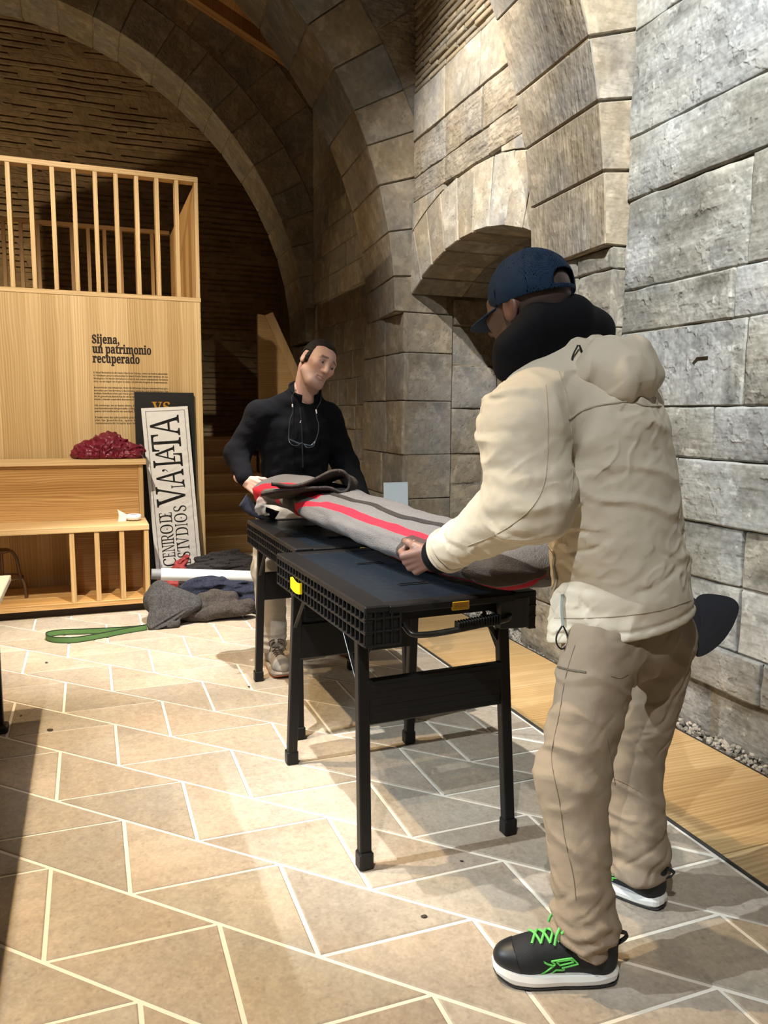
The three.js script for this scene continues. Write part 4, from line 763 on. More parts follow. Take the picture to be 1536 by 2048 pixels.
// ───────── the long wrapped bundle on the workbenches ─────────
{
  const t = thing('wrapped_bundle', 'long bundle in grey wool blanket with red stripes, carried over the workbenches', 'bundle', [0, 0, 0]);
  const path = new THREE.CatmullRomCurve3([V(0.80, 0.905, -3.62), V(0.87, 0.905, -3.40), V(0.955, 0.875, -2.95), V(1.02, 0.850, -2.5), V(1.05, 0.842, -2.15), V(1.085, 0.842, -1.93), V(1.12, 0.842, -1.75)]);
  const SEG = 150, RAD = 72, P2 = [], UV = [], I = [], up = V(0, 1, 0);
  const ring = i => {
    const v = i / SEG, c = path.getPointAt(v), tan = path.getTangentAt(v), right = up.clone().cross(tan).normalize(), u2 = up.clone();
    const end = Math.sqrt(clamp(Math.min(v, 1 - v) / 0.035)), a = (0.132 + 0.028 * Math.sin(v * 3.1) + 0.01 * N3(v * 6, 2, 1)) * (0.25 + 0.75 * end), b = (0.068 - 0.004 * sstep(0.2, 0.4, v) - 0.004 * sstep(0.75, 1, v)) * (0.3 + 0.7 * end);
    return j => {
      const u = j / RAD, th = u * Math.PI * 2, cs = Math.cos(th), sn = Math.sin(th), e = 0.82;
      let x = Math.sign(cs) * Math.abs(cs) ** e, y = Math.sign(sn) * Math.abs(sn) ** e; if (y > 0) y *= 1 + 0.30 * x; 
      const uu = (Math.round(j) === RAD ? 0 : j) / RAD, w = 0.006 * N3(Math.cos(uu * 6.283) * 2.2, Math.sin(uu * 6.283) * 2.2, v * 22) + 0.010 * N3(Math.cos(uu * 6.283) * 1.2 + 4, Math.sin(uu * 6.283) * 1.2, v * 8) + 0.012 * Math.exp(-(((uu - 0.36 + 0.05 * Math.sin(v * 7)) / 0.02) ** 2)) * sstep(0.15, 0.25, v) * 0.6;
      const fold = 0.012 * Math.exp(-(((v - 0.245 - 0.25 * (uu - 0.45)) / 0.012) ** 2));
      const q = c.clone().addScaledVector(right, x * (a + w - fold)).addScaledVector(u2, y * (b + w - fold));
      return q;
    };
  };
  for (let i = 0; i <= SEG; i++) { const f = ring(i); for (let j = 0; j <= RAD; j++) { const q = f(j); P2.push(q.x, q.y, q.z); UV.push(i / SEG, j / RAD); } }
  for (let i = 0; i < SEG; i++) for (let j = 0; j < RAD; j++) { const A = i * (RAD + 1) + j, B = A + 1, C = A + RAD + 1, D = C + 1; I.push(A, B, C, B, D, C); }
  for (const [i, fl] of [[0, 0], [SEG, 1]]) { const c = path.getPointAt(i / SEG), k = P2.length / 3; P2.push(c.x, c.y, c.z); UV.push(i / SEG, 0.5); for (let j = 0; j < RAD; j++) { const A = i * (RAD + 1) + j; if (fl) I.push(k, A, A + 1); else I.push(k, A + 1, A); } }
  const g = new THREE.BufferGeometry(); g.setAttribute('position', new THREE.Float32BufferAttribute(P2, 3)); g.setAttribute('uv', new THREE.Float32BufferAttribute(UV, 2)); g.setIndex(I); g.computeVertexNormals();
  const col = canvasTex(2048, 1024, (c, w, h) => {
    c.fillStyle = '#626061'; c.fillRect(0, 0, w, h);
    const line = (pts, lw, st) => { c.strokeStyle = st; c.lineWidth = lw; c.lineJoin = 'round'; c.lineCap = 'butt'; c.beginPath(); pts.forEach(([v, u], i) => { const x = v * w, y = (1 - u) * h; i ? c.lineTo(x, y) : c.moveTo(x, y); }); c.stroke(); };
    const red = '#c6182f';
    line([[0.255, 0.70], [0.265, 0.60], [0.285, 0.50], [0.325, 0.425], [0.39, 0.37], [0.47, 0.355], [0.56, 0.36], [0.66, 0.35], [0.80, 0.35]], 58, red);
    line([[0.165, 0.56], [0.18, 0.47], [0.205, 0.40], [0.25, 0.35], [0.33, 0.325]], 56, red);
    line([[0.05, 0.62], [0.055, 0.5], [0.07, 0.42], [0.12, 0.37], [0.18, 0.34]], 90, red);
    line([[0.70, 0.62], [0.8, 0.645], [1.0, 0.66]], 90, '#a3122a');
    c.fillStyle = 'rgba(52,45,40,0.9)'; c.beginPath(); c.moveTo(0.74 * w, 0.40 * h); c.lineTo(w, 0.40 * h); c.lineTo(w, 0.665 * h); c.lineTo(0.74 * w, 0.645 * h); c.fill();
    for (let i = 0; i < 26000; i++) { const s = rnd(); c.fillStyle = s < 0.5 ? `rgba(30,28,30,${0.10 * rnd()})` : `rgba(200,196,196,${0.10 * rnd()})`; c.fillRect(rnd() * w, rnd() * h, 1 + rnd() * 5, 1 + rnd() * 2); }
  });
  const wb = T.wool.clone(); wb.repeat.set(10, 6); wb.needsUpdate = true;
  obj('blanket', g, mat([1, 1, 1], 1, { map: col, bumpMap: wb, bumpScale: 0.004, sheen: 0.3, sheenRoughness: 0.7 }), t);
  // dark strip along the ridge, standing in for the shade of a fold gap
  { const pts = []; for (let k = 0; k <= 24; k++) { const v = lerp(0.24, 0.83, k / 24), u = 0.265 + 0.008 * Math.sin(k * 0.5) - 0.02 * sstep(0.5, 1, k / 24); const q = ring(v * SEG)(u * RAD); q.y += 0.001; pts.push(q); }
    const sv = obj('fold_gap_shade', sheet(pts, () => V(0.010, 0.003, 0.0), 0.008, 90, 3, 0.001), mat([0.030, 0.024, 0.022], 1, { map: T.woolCol }), t); sv.userData.label = 'dark strip standing in for fold gap shade'; }
  // turned-up brown fold near the far end
  const pf = [[536, 992], [575, 988], [620, 981], [660, 980], [688, 990], [703, 984], [708, 966], [694, 951], [672, 951], [640, 966], [600, 974], [556, 972]].map(([x, y]) => P(x, y, -3.10));
  const fo = obj('fold', sheet(pf, s => V(-0.05, 0.02, 0.10), 0.014, 80, 8, 0.010), mat([0.055, 0.042, 0.036], 1, { map: T.woolCol, bumpMap: T.wool, bumpScale: 0.004 }), t); fo.userData.label = 'dark brown turned-up fold';
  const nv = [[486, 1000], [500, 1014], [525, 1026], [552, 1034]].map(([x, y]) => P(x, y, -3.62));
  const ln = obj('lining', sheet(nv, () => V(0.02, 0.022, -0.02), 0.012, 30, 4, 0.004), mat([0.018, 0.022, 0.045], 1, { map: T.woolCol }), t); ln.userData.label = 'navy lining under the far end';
  const pw = [[532, 985], [524, 1000], [521, 1020], [528, 1030]].map(([x, y]) => P(x, y, -3.44));
  obj('plastic_wrap', sheet(pw, () => V(0.02, 0.0, 0.02), 0.002, 20, 3, 0.01), new THREE.MeshPhysicalMaterial({ color: 0xffffff, roughness: 0.12, transmission: 0.85, thickness: 0 }), t);
}

// crumbs on the tiles
{
  const g = new THREE.IcosahedronGeometry(1, 1); place(g, v => { v.multiplyScalar(1 + 0.4 * N3(v.x * 2, v.y * 2, v.z * 2)); v.y *= 0.45; }); g.computeVertexNormals();
  const m = mat([0.05, 0.04, 0.03], 0.9);
  for (const [x, y, s] of [[93, 1326, 0.007], [100, 1461, 0.009], [848, 1834, 0.006], [923, 1723, 0.004], [498, 1374, 0.006], [42, 1432, 0.004]]) { const p = G(x, y), o = obj('crumb', g, m); o.position.set(p.x, s * 0.35, p.z); o.scale.set(s * 1.4, s, s); o.rotation.y = x; tag(o, 'tiny dark crumb of dirt lying on the floor tiles', 'crumb', 'crumbs on the floor tiles'); }
}
// ───────── people ─────────
// head in a local frame (y up, z out of the face, x to the person's left); returns distance in metres
function headSDF(p) {
  let d = ellD(p, V(0, 0.034, -0.014), 0.0765, 0.088, 0.098);
  d = smin(d, ellD(p, V(0, -0.030, 0.026), 0.0605, 0.086, 0.066), 0.035);
  const ax = Math.abs(p.x), q = { x: ax, y: p.y, z: p.z };
  d = smin(d, capD(q, V(0.0, -0.098, 0.068), V(0.018, -0.096, 0.062), 0.019, 0.018), 0.028);   // chin
  d = smin(d, capD(q, V(0.052, -0.058, 0.006), V(0.026, -0.094, 0.054), 0.017, 0.016), 0.03);  // jaw line
  d = smin(d, capD(q, V(0.040, -0.008, 0.066), V(0.050, 0.0, 0.048), 0.020, 0.016), 0.026);    // cheek
  d = smin(d, capD(q, V(0.004, 0.033, 0.086), V(0.042, 0.032, 0.070), 0.010, 0.010), 0.022);   // brow
  d = smax(d, -(Math.hypot(q.x - 0.031, (p.y - 0.012) * 1.25, p.z - 0.101) - 0.0185), 0.016);   // eye socket
  d = smin(d, Math.max(ellD(q, V(0.031, 0.0105, 0.0770), 0.0175, 0.0135, 0.0138), 0.0042 - Math.abs(p.y - 0.0090 + 0.10 * (q.x - 0.031))), 0.0045);                 // lids
  d = smin(d, capD(p, V(0, 0.020, 0.088), V(0, -0.024, 0.110), 0.0075, 0.0115), 0.014);         // nose
  d = smin(d, capD(q, V(0.0, -0.028, 0.104), V(0.012, -0.029, 0.096), 0.009, 0.0075), 0.009);
  d = smax(d, -capD(q, V(0.006, -0.037, 0.106), V(0.008, -0.036, 0.100), 0.0028, 0.0028), 0.004);
  d = smin(d, capD(q, V(0, -0.0535, 0.0900), V(0.022, -0.0570, 0.080), 0.0055, 0.0034), 0.009); // lips
  d = smin(d, capD(q, V(0, -0.0660, 0.0890), V(0.020, -0.0615, 0.080), 0.0062, 0.0034), 0.009);
  d = smax(d, -capD(q, V(0, -0.0598, 0.0965), V(0.023, -0.0590, 0.084), 0.0018, 0.0012), 0.003);
  // ear
  let e = ellD(q, V(0.080, 0.000, -0.008), 0.0095, 0.033, 0.020);
  e = smax(e, -ellD(q, V(0.0885, 0.004, -0.004), 0.0065, 0.021, 0.0115), 0.006);
  d = smin(d, e, 0.010);
  return d;
}
// hand in a local frame: wrist at 0, fingers along +y, palm faces +z, thumb on +x; curls in radians
function handSDF(curl, spread, thumb, size = 1) {
  const caps = [], xs = [0.027, 0.009, -0.009, -0.026], len = [[0.040, 0.025, 0.021], [0.045, 0.029, 0.023], [0.042, 0.027, 0.022], [0.034, 0.021, 0.019]], rad = [0.0092, 0.0094, 0.009, 0.008];
  for (let i = 0; i < 4; i++) {
    const base = V(xs[i], 0.088 - (i === 3 ? 0.010 : i === 0 ? 0.004 : 0), 0);
    caps.push([V(xs[i] * 0.62, 0.008, 0.0), base, 0.0135, 0.0118]);
    let p = base.clone(), a = 0;
    for (let k = 0; k < 3; k++) {
      a += curl[i] * [0.75, 1.0, 0.7][k];
      const d = V(spread * (1.5 - i) * 0.12, Math.cos(a), Math.sin(a)).normalize(), q = p.clone().addScaledVector(d, len[i][k]);
      caps.push([p, q, rad[i] * [1, 0.94, 0.86][k], rad[i] * [0.95, 0.86, 0.78][k]]); p = q;
    }
  }
  caps.push([V(0.016, 0.016, 0.006), V(0.034, 0.045, 0.014), 0.0155, 0.0125]);
  const t1 = V(0.034, 0.045, 0.014), td = thumb.clone().normalize(), t2 = t1.clone().addScaledVector(td, 0.032), t3 = t2.clone().add(td.clone().multiplyScalar(0.022).add(V(-0.006, 0.004, 0.006)));
  caps.push([t1, t2, 0.0115, 0.0098], [t2, t3, 0.0098, 0.008]);
  caps.push([V(-0.004, -0.05, 0), V(0, 0.01, 0), 0.024, 0.022]);
  const f = p => { let d = 1e3; for (let i = 0; i < caps.length; i++) d = smin(d, capD(p, caps[i][0], caps[i][1], caps[i][2], caps[i][3]), 0.0065); return d; };
  return { f, caps };
}
// frame helper: columns are x, y, z axes
const frame = (o, x, y, z, s = 1) => new THREE.Matrix4().makeBasis(x.clone().multiplyScalar(s), y.clone().multiplyScalar(s), z.clone().multiplyScalar(s)).setPosition(o);
function axes(up, fwd) { const z = fwd.clone().normalize(), x = up.clone().cross(z).normalize(), y = z.clone().cross(x).normalize(); return [x, y, z]; }
function keepAll(gs) { // merge geometries that all carry colours
  return mergeGeometries(gs.map(g => (g.index ? g.toNonIndexed() : g)));
}
// one continuous body: coarse capsule body + fine head + fine hands
function bodyGeo({ bones, head, hands, skin, headColor }) {
  const pts = bones.flatMap(b => [b[0], b[1]]); const [lo, hi] = bounds(pts, 0.13);
  const f = p => { let d = 1e3; for (const b of bones) d = smin(d, b[4] ? flatCapD(p, b[0], b[1], b[2], b[3], b[4], b[5]) : capD(p, b[0], b[1], b[2], b[3]), 0.03); return d; };
  const gs = [sdfGeo(f, lo, hi, 0.012, { color: () => skin })];
  const hg = sdfGeo(p => { let d = headSDF(p); d = smin(d, capD(p, V(0, -0.03, -0.042), head.neck, 0.057, 0.064), 0.012); return d; }, V(-0.11, -0.19, -0.16), V(0.11, 0.14, 0.135), 0.003, { color: headColor });
  hg.applyMatrix4(head.m); gs.push(hg);
  for (const h of hands) { const s = handSDF(h.curl, h.spread, h.thumb), hf = h.left ? p => s.f({ x: -p.x, y: p.y, z: p.z }) : s.f; const g = sdfGeo(hf, V(-0.09, -0.08, -0.06), V(0.09, 0.20, 0.11), 0.003, { color: () => skin }); g.applyMatrix4(h.m); gs.push(g); }
  return keepAll(gs);
}
function eyes(parent, m, irisCol) {
  const white = mat([0.38, 0.33, 0.31], 0.3), iris = mat(irisCol, 0.25);
  for (const s of [1, -1]) {
    const e = obj('eye', new THREE.SphereGeometry(0.0118, 20, 14).applyMatrix4(new THREE.Matrix4().makeTranslation(s * 0.031, 0.0095, 0.0775)).applyMatrix4(m), white, parent);
    obj('iris', new THREE.SphereGeometry(0.0062, 14, 10).applyMatrix4(new THREE.Matrix4().makeTranslation(s * 0.031 + 0.002, 0.0075, 0.0857)).applyMatrix4(m), iris, e);
  }
}
// clothing blob from capsules with folds
function garment(caps, k, cell, folds, extra) {
  const pts = caps.flatMap(c => [c[0], c[1]]); const rm = Math.max(...caps.map(c => Math.max(c[2], c[3]))); const [lo, hi] = bounds(pts, rm + 0.03);
  const f0 = p => { let d = 1e3; for (const c of caps) d = smin(d, c[4] ? flatCapD(p, c[0], c[1], c[2], c[3], c[4], c[5]) : capD(p, c[0], c[1], c[2], c[3]), c[6] || k); return d; };
  const f = p => { let d = f0(p); if (d > -0.05 && d < 0.06) d -= folds(p); return extra ? extra(p, d) : d; };
  return sdfGeo(f, lo, hi, cell, { slack: 0.03 });
}
// ── shoe: local x to the toe, y up, z to the outer side; heel at x = 0, length 0.29 ──
function shoe(parent, m, side, c) {
  const L = 0.288, half = x => 0.030 + 0.0145 * Math.sin(clamp(x / L) * Math.PI * 0.95) + 0.010 * sstep(0.12, 0.21, x) - 0.0;
  const outline = (g = 0) => { const a = [], n = 44; for (let i = 0; i <= n; i++) { const t = i / n, x = 0.006 + t * (L - 0.012); const e = Math.sqrt(clamp(1 - ((t - 0.5) * 2) ** 8)); a.push([x, (half(x) + g) * (0.25 + 0.75 * e) + 0.006 * side * 0]); } return a; };
  const o = outline();
  // sole: top and bottom edges follow the profile of the side view
  const topY = x => 0.030 + 0.014 * sstep(0.07, 0.0, x) + 0.006 * sstep(0.20, 0.28, x), botY = x => 0.001 + 0.016 * sstep(0.235, 0.288, x) + 0.008 * sstep(0.02, 0.0, x);
  const strip = (yt, yb, out) => {
    const P2 = [], I = [], n = o.length, ring = [...o.map(([x, z]) => [x, z]), ...o.slice().reverse().map(([x, z]) => [x, -z])], N = ring.length;
    const lev = [[0, -0.004], [0.25, 0.002], [0.6, 0.003], [1, -0.002]];
    for (const [t, g] of lev) for (const [x, z] of ring) { const y = lerp(yb(x), yt(x), t); const s = (Math.abs(z) + g + out) / Math.max(1e-4, Math.abs(z)); P2.push(x + (x > L / 2 ? 1 : -1) * (g + out) * (Math.abs(z) < 0.03 ? 1 : 0), y, z * s); }
    for (let l = 0; l < lev.length - 1; l++) for (let i = 0; i < N; i++) { const a = l * N + i, b = l * N + (i + 1) % N, d = a + N, e = b + N; I.push(a, d, b, b, d, e); }
    for (const [l, fl] of [[0, 0], [lev.length - 1, 1]]) for (let i = 0; i < n - 1; i++) { const a = l * N + i, b = l * N + i + 1, q = l * N + N - 1 - i, r = l * N + N - 2 - i; if (fl) I.push(a, b, q, b, r, q); else I.push(a, q, b, b, q, r); }
    const g = new THREE.BufferGeometry(); g.setAttribute('position', new THREE.Float32BufferAttribute(P2, 3)); g.setIndex(I); const ni = g.toNonIndexed(); ni.computeVertexNormals(); ni.setAttribute('uv', new THREE.Float32BufferAttribute(new Float32Array(ni.attributes.position.count * 2), 2)); return ni;
  };
  const sole = obj('sole', strip(topY, x => botY(x) + 0.004, 0).applyMatrix4(m), c.sole, parent);
  const tread = obj('outsole', strip(x => botY(x) + 0.006, botY, -0.001).applyMatrix4(m), c.tread, sole);
  const upF = p => {
    const z = Math.abs(p.z);
    let d = ellD(p, V(0.226, 0.046, 0), 0.056, 0.034, 0.041);
    d = smin(d, capD(p, V(0.045, 0.052, 0), V(0.20, 0.050, 0), 0.034, 0.036), 0.03);
    d = smin(d, capD(p, V(0.046, 0.05, 0), V(0.040, 0.098, 0), 0.036, 0.036), 0.02);
    d = smin(d, capD(p, V(0.07, 0.09, 0), V(0.185, 0.066, 0), 0.034, 0.026), 0.03);
    d = smin(d, capD(p, V(0.088, 0.098, 0), V(0.108, 0.122, 0), 0.028, 0.018), 0.02);   // tongue
    d = smax(d, 0.026 + 0.010 * sstep(0.06, 0, p.x) - p.y, 0.004);
    d = smax(d, -capD(p, V(0.045, 0.115, 0), V(0.066, 0.17, 0), 0.030, 0.034), 0.008);   // opening
    return d;
  };
  const upper = obj('upper', sdfGeo(upF, V(-0.01, 0.0, -0.06), V(0.30, 0.16, 0.06), 0.0035).applyMatrix4(m), c.upper, parent);
  const surf = (x, y, s) => { let z = 0.06 * s; for (let i = 0; i < 60; i++) { const d = upF({ x, y, z }); if (d < 0.0004) break; z -= s * Math.max(0.0004, d * 0.7); if (z * s < 0) break; } return V(x, y, z); };
  const top = (x, z) => { let y = 0.15; for (let i = 0; i < 60; i++) { const d = upF({ x, y, z }); if (d < 0.0004) break; y -= Math.max(0.0004, d * 0.7); if (y < 0.03) break; } return V(x, y + 0.0025, z); };
  if (c.toe) { const g = sdfGeo(p => smax(upF(p) - 0.0012, 0.222 + 0.35 * (p.y - 0.03) - p.x, 0.002), V(0.2, 0.0, -0.06), V(0.30, 0.1, 0.06), 0.003).applyMatrix4(m); obj('toe_cap', g, c.toe, upper); }
  // laces criss-cross over the tongue and a bow
  for (let k = 0; k < 4; k++) {
    const x = 0.120 + k * 0.020;
    for (const s of [1, -1]) obj('lace', tube([top(x, s * 0.024), top(x + 0.006, s * 0.012), top(x + 0.011, 0), top(x + 0.016, -s * 0.012), top(x + 0.021, -s * 0.023)], c.laceR, 14, 6).applyMatrix4(m), c.lace, upper);
  }
  for (const s of [1, -1]) {
    const b = top(0.118, 0);
    obj('lace', tube([b, b.clone().add(V(0.008, 0.014, s * 0.014)), b.clone().add(V(0.012, 0.006, s * 0.036)), b.clone().add(V(0.020, -0.012, s * 0.036)), b.clone().add(V(0.012, 0.0, s * 0.012)), b], c.laceR, 24, 6).applyMatrix4(m), c.lace, upper);
    obj('lace', tube([b, b.clone().add(V(0.014, 0.004, s * 0.018)), b.clone().add(V(0.030, -0.014, s * 0.034)), b.clone().add(V(0.036, -0.036, s * 0.041))], c.laceR, 16, 6).applyMatrix4(m), c.lace, upper);
  }
  if (c.logo) {
    for (const s of [1, -1]) {
      const poly = pts => obj('logo', new THREE.TubeGeometry(new THREE.CatmullRomCurve3(pts.map(([x, y]) => { const q = surf(x, y, s); q.z += s * 0.0008; return q; }), true, 'catmullrom', 0), 160, 0.0021, 6, true).applyMatrix4(m), c.logo, upper);
      const zp = (X, Y) => [0.288 * (1 - (940 + X / 3.49 - 975) / 270), (1965 - (1640 + Y / 3.49)) / 930 + 0.001];
      poly([[485, 932], [520, 952], [558, 966], [520, 1000], [475, 1040], [550, 1046], [578, 1004], [632, 1006], [640, 992], [618, 984], [680, 965], [738, 945], [690, 903], [620, 916], [540, 930], [572, 952], [560, 964], [515, 950]].map(([x, y]) => zp(x, y)));
      poly([[578, 932], [682, 914], [702, 932], [606, 960]].map(([x, y]) => zp(x, y)));
    }
    obj('heel_loop', sheet([V(0.006, 0.085, 0), V(-0.010, 0.098, 0), V(-0.014, 0.108, 0), V(-0.004, 0.112, 0), V(0.008, 0.112, 0)], () => V(0, 0, 0.006), 0.003, 20, 2).applyMatrix4(m), c.upper, upper);
  }
}
// ── man in the black fleece at the far end ──
{
  const skin = [0.56, 0.35, 0.29];
  const t = thing('person', 'man in black half-zip fleece and pale trousers leaning over the far end of the bundle', 'person', [0, 0, 0]);
  const pelvis = P(592, 1020, -3.80), chest = P(590, 880, -3.80), neckB = P(607, 782, -3.79), headC = P(634, 729, -3.72);
  const rSh = P(521, 830, -3.77), lSh = P(656, 836, -3.82), rEl = P(474, 908, -3.80), rWr = P(492, 962, -3.66), lEl = P(692, 930, -3.84), lWr = P(726, 1004, -3.66);
  const rHip = P(552, 1030, -3.80), rKn = P(537, 1140, -3.74), rAn = P(546, 1285, -3.74), lHip = P(630, 1030, -3.82), lKn = P(655, 1150, -3.86), lAn = P(672, 1280, -3.92);
  const fwd = V(0.10, 0, 1).normalize();
  // head: tilted over to his left, turned to his left and down
  const up = V(0.50, 0.86, 0.10).normalize(), face = V(0.26, -0.16, 0.95).normalize(), [hx, hy, hz] = axes(up, face), hm = frame(headC, hx, hy, hz, 1.0);
  const inv = hm.clone().invert(), neckL = neckB.clone().add(V(0.01, -0.03, 0)).applyMatrix4(inv);
  const stub = [0.34, 0.25, 0.23], lip = [0.42, 0.20, 0.17], hairC = [0.03, 0.024, 0.02];
  const headColor = p => {
    const ax = Math.abs(p.x); let c = skin.slice(); const mix = (b, k) => { c = c.map((v, i) => lerp(v, b[i], k)); };
    mix([0.56, 0.26, 0.20], 0.5 * Math.exp(-(((ax - 0.042) / 0.018) ** 2) - ((p.y + 0.012) / 0.018) ** 2) * (p.z > 0.03 ? 1 : 0));
    const beard = sstep(-0.035, -0.06, p.y + 0.25 * ax - 0.01) * sstep(-0.02, 0.02, p.z) * (p.y > -0.135 ? 1 : 0); mix(stub, 0.45 * beard);
    if (p.z > 0.074 && ax < 0.023 && Math.abs(p.y + 0.0605) < 0.0085) mix(lip, 0.5);
    const brow = Math.exp(-(((p.y - 0.0355 + 0.18 * (ax - 0.03)) / 0.0045) ** 2)) * sstep(0.010, 0.016, ax) * sstep(0.052, 0.044, ax) * (p.z > 0.05 ? 1 : 0); mix(hairC, 0.9 * brow);
    const lid = Math.exp(-(((p.y - 0.019) / 0.0022) ** 2)) * sstep(0.016, 0.020, ax) * sstep(0.048, 0.042, ax) * (p.z > 0.07 ? 1 : 0); mix([0.10, 0.06, 0.05], 0.7 * lid);
    const burn = sstep(0.064, 0.070, ax) * sstep(0.002, 0.012, p.z) * sstep(0.034, 0.026, p.z) * sstep(-0.028, -0.012, p.y); mix(hairC, 0.85 * burn);
    return c;
  };
  const handM = (() => { const [x, y, z] = axes(V(0.5, -0.35, 0.75), V(0.75, -0.25, -0.6)); return frame(rWr.clone(), x, y, z, 1.02); })();
  const handL = (() => { const [x, y, z] = axes(V(0.1, -0.4, 0.9), V(-0.8, 0.1, 0.2)); return frame(lWr.clone(), x, y, z, 1); })();
  const body = obj('body', bodyGeo({
    bones: [[pelvis, chest, 0.10, 0.11, fwd, 0.8], [chest, neckB, 0.11, 0.06, fwd, 0.8], [rSh, rEl, 0.045, 0.036], [rEl, rWr, 0.036, 0.026], [lSh, lEl, 0.045, 0.036], [lEl, lWr, 0.036, 0.026], [chest, rSh, 0.06, 0.05], [chest, lSh, 0.06, 0.05], [rHip, rKn, 0.07, 0.05], [rKn, rAn, 0.045, 0.032], [lHip, lKn, 0.07, 0.05], [lKn, lAn, 0.045, 0.032]],
    head: { m: hm, neck: neckL }, hands: [{ m: handM, curl: [0.85, 0.9, 0.95, 1.0], spread: 0.2, thumb: V(0.35, 0.7, 0.55) }, { m: handL, curl: [0.8, 0.8, 0.8, 0.8], spread: 0.2, thumb: V(0.4, 0.8, 0.4) }], skin, headColor,
  }), mat([1, 1, 1], 0.5, { vertexColors: true, bumpMap: T.stoneBump, bumpScale: 0.0004 }), t);
  eyes(t, hm, [0.05, 0.03, 0.02]);
  // short dark hair, receding at the temples
  const hairF = p => {
    let d = Math.min(headSDF(p) - 0.0035, ellD(p, V(0, 0.040, -0.018), 0.076, 0.090, 0.099)); d += 0.0022 * N3(p.x * 90, p.y * 90, p.z * 60); if (Math.abs(p.x) > 0.074) d = Math.max(d, Math.max(-0.02 - p.z, p.z - 0.012) > 0 ? d : 0.034 - p.y);
    const ax = Math.abs(p.x), nz = 0.005 * N3(p.x * 150, p.y * 60, 1) + 0.004 * N3(p.x * 40, 7, 2);
    const front = p.z - (0.026 + 0.044 * sstep(0.064, 0.092, p.y) - 0.012 * sstep(0.02, 0.045, ax) * sstep(0.06, 0.08, p.y) + nz);
    const low = (p.z > 0.0 ? -0.024 + 0.9 * Math.max(0, p.z - 0.018) : -0.024 - 0.02 * sstep(0, -0.05, p.z)) - p.y;
    return smax(smax(d, front, 0.003), low, 0.004);
  };
  obj('hair', sdfGeo(hairF, V(-0.1, -0.06, -0.14), V(0.1, 0.15, 0.12), 0.003).applyMatrix4(hm), mat([0.010, 0.008, 0.007], 0.75, { specularIntensity: 0.5, bumpMap: T.wool, bumpScale: 0.003 }), t);
  // fleece
  const fl = mat([0.0050, 0.0054, 0.0078], 0.95, { specularIntensity: 0.25, bumpMap: T.wool, bumpScale: 0.0015 });
  const hem = pelvis.clone().add(V(0, -0.06, 0));
  const folds = p => 0.006 * N3(p.x * 9, p.y * 14, p.z * 9) + 0.004 * N3(p.x * 22 + 3, p.y * 26, p.z * 22);
  const nkA = neckB.clone().add(V(0.004, -0.012, 0.03));
  const fg = garment([[hem, chest, 0.160, 0.178, fwd, 0.68], [chest, neckB.clone().add(V(0, -0.035, 0)), 0.170, 0.085, fwd, 0.66], [neckB.clone().add(V(0, -0.03, -0.01)), rSh, 0.055, 0.062], [neckB.clone().add(V(0, -0.03, -0.01)), lSh, 0.055, 0.062], [chest.clone().add(V(0, 0.0, 0)), rSh, 0.11, 0.064], [chest.clone().add(V(0, 0.0, 0)), lSh, 0.11, 0.064], [rSh, rEl, 0.066, 0.060], [rEl, rWr.clone().lerp(rEl, 0.12), 0.060, 0.042], [lSh, lEl, 0.068, 0.064], [lEl, lWr.clone().lerp(lEl, 0.05), 0.064, 0.05]], 0.035, 0.008, folds, (p, d) => {
    const nk = capD(p, nkA, headC, 0.060, 0.085); return smax(smax(d, -nk, 0.008), hem.y - p.y, 0.01);
  });
  const fleece = obj('fleece', fg, fl, t);
  // stand-up collar, open at the zip
  { const c0 = neckB.clone().add(V(0.004, -0.016, 0.010)), pts = []; for (let k = 0; k <= 16; k++) { const a = Math.PI / 2 + 0.42 + (k / 16) * (Math.PI * 2 - 0.84); pts.push(c0.clone().add(V(0.078 * Math.cos(a), 0.010 - 0.040 * Math.sin(a), 0.068 * Math.sin(a)))); } obj('collar', sheet(pts, () => V(0.0, 0.020, 0.006), 0.009, 60, 5, 0.002), fl, fleece); }
  const zt = P(600, 815, -3.66), zm = P(603, 850, -3.655), zb = P(606, 935, -3.655);
  obj('zip', tube([zt, zm, zb], 0.003, 20, 6), mat([0.02, 0.02, 0.022], 0.5), fleece);
  obj('zip_pull', tube([P(602, 841, -3.645), P(600, 846, -3.643)], 0.003, 6, 6), mat([0.7, 0.7, 0.7], 0.25, { metalness: 0.8 }), fleece);
  // trousers
  const tr = mat([0.46, 0.43, 0.39], 0.9, { bumpMap: T.weave, bumpScale: 0.001 });
  const tf = p => 0.007 * ridge(p.x * 8, p.y * 13, p.z * 8) * 0.5 + 0.006 * N3(p.x * 14, p.y * 22, p.z * 14) + 0.005 * sstep(0.22, 0.1, p.y) * Math.sin(p.y * 190 + 3 * N3(p.x * 9, p.y * 9, p.z * 9));
  obj('trousers', garment([[pelvis, pelvis.clone().add(V(0, 0.05, 0)), 0.155, 0.150, fwd, 0.7], [rHip, rKn, 0.098, 0.078], [rKn, rAn.clone().add(V(0, -0.01, 0)), 0.078, 0.068], [lHip, lKn, 0.098, 0.078], [lKn, lAn.clone().add(V(0, -0.01, 0)), 0.078, 0.068]], 0.03, 0.008, tf, (p, d) => smax(d, 0.075 - p.y, 0.008)), tr, t);
  const grey = mat([0.27, 0.25, 0.23], 0.95, { bumpMap: T.wool, bumpScale: 0.001 });
  const sc = { sole: mat([0.30, 0.25, 0.21], 0.8), tread: mat([0.34, 0.10, 0.035], 0.7), upper: grey, lace: mat([0.055, 0.04, 0.035], 0.8), laceR: 0.0028 };
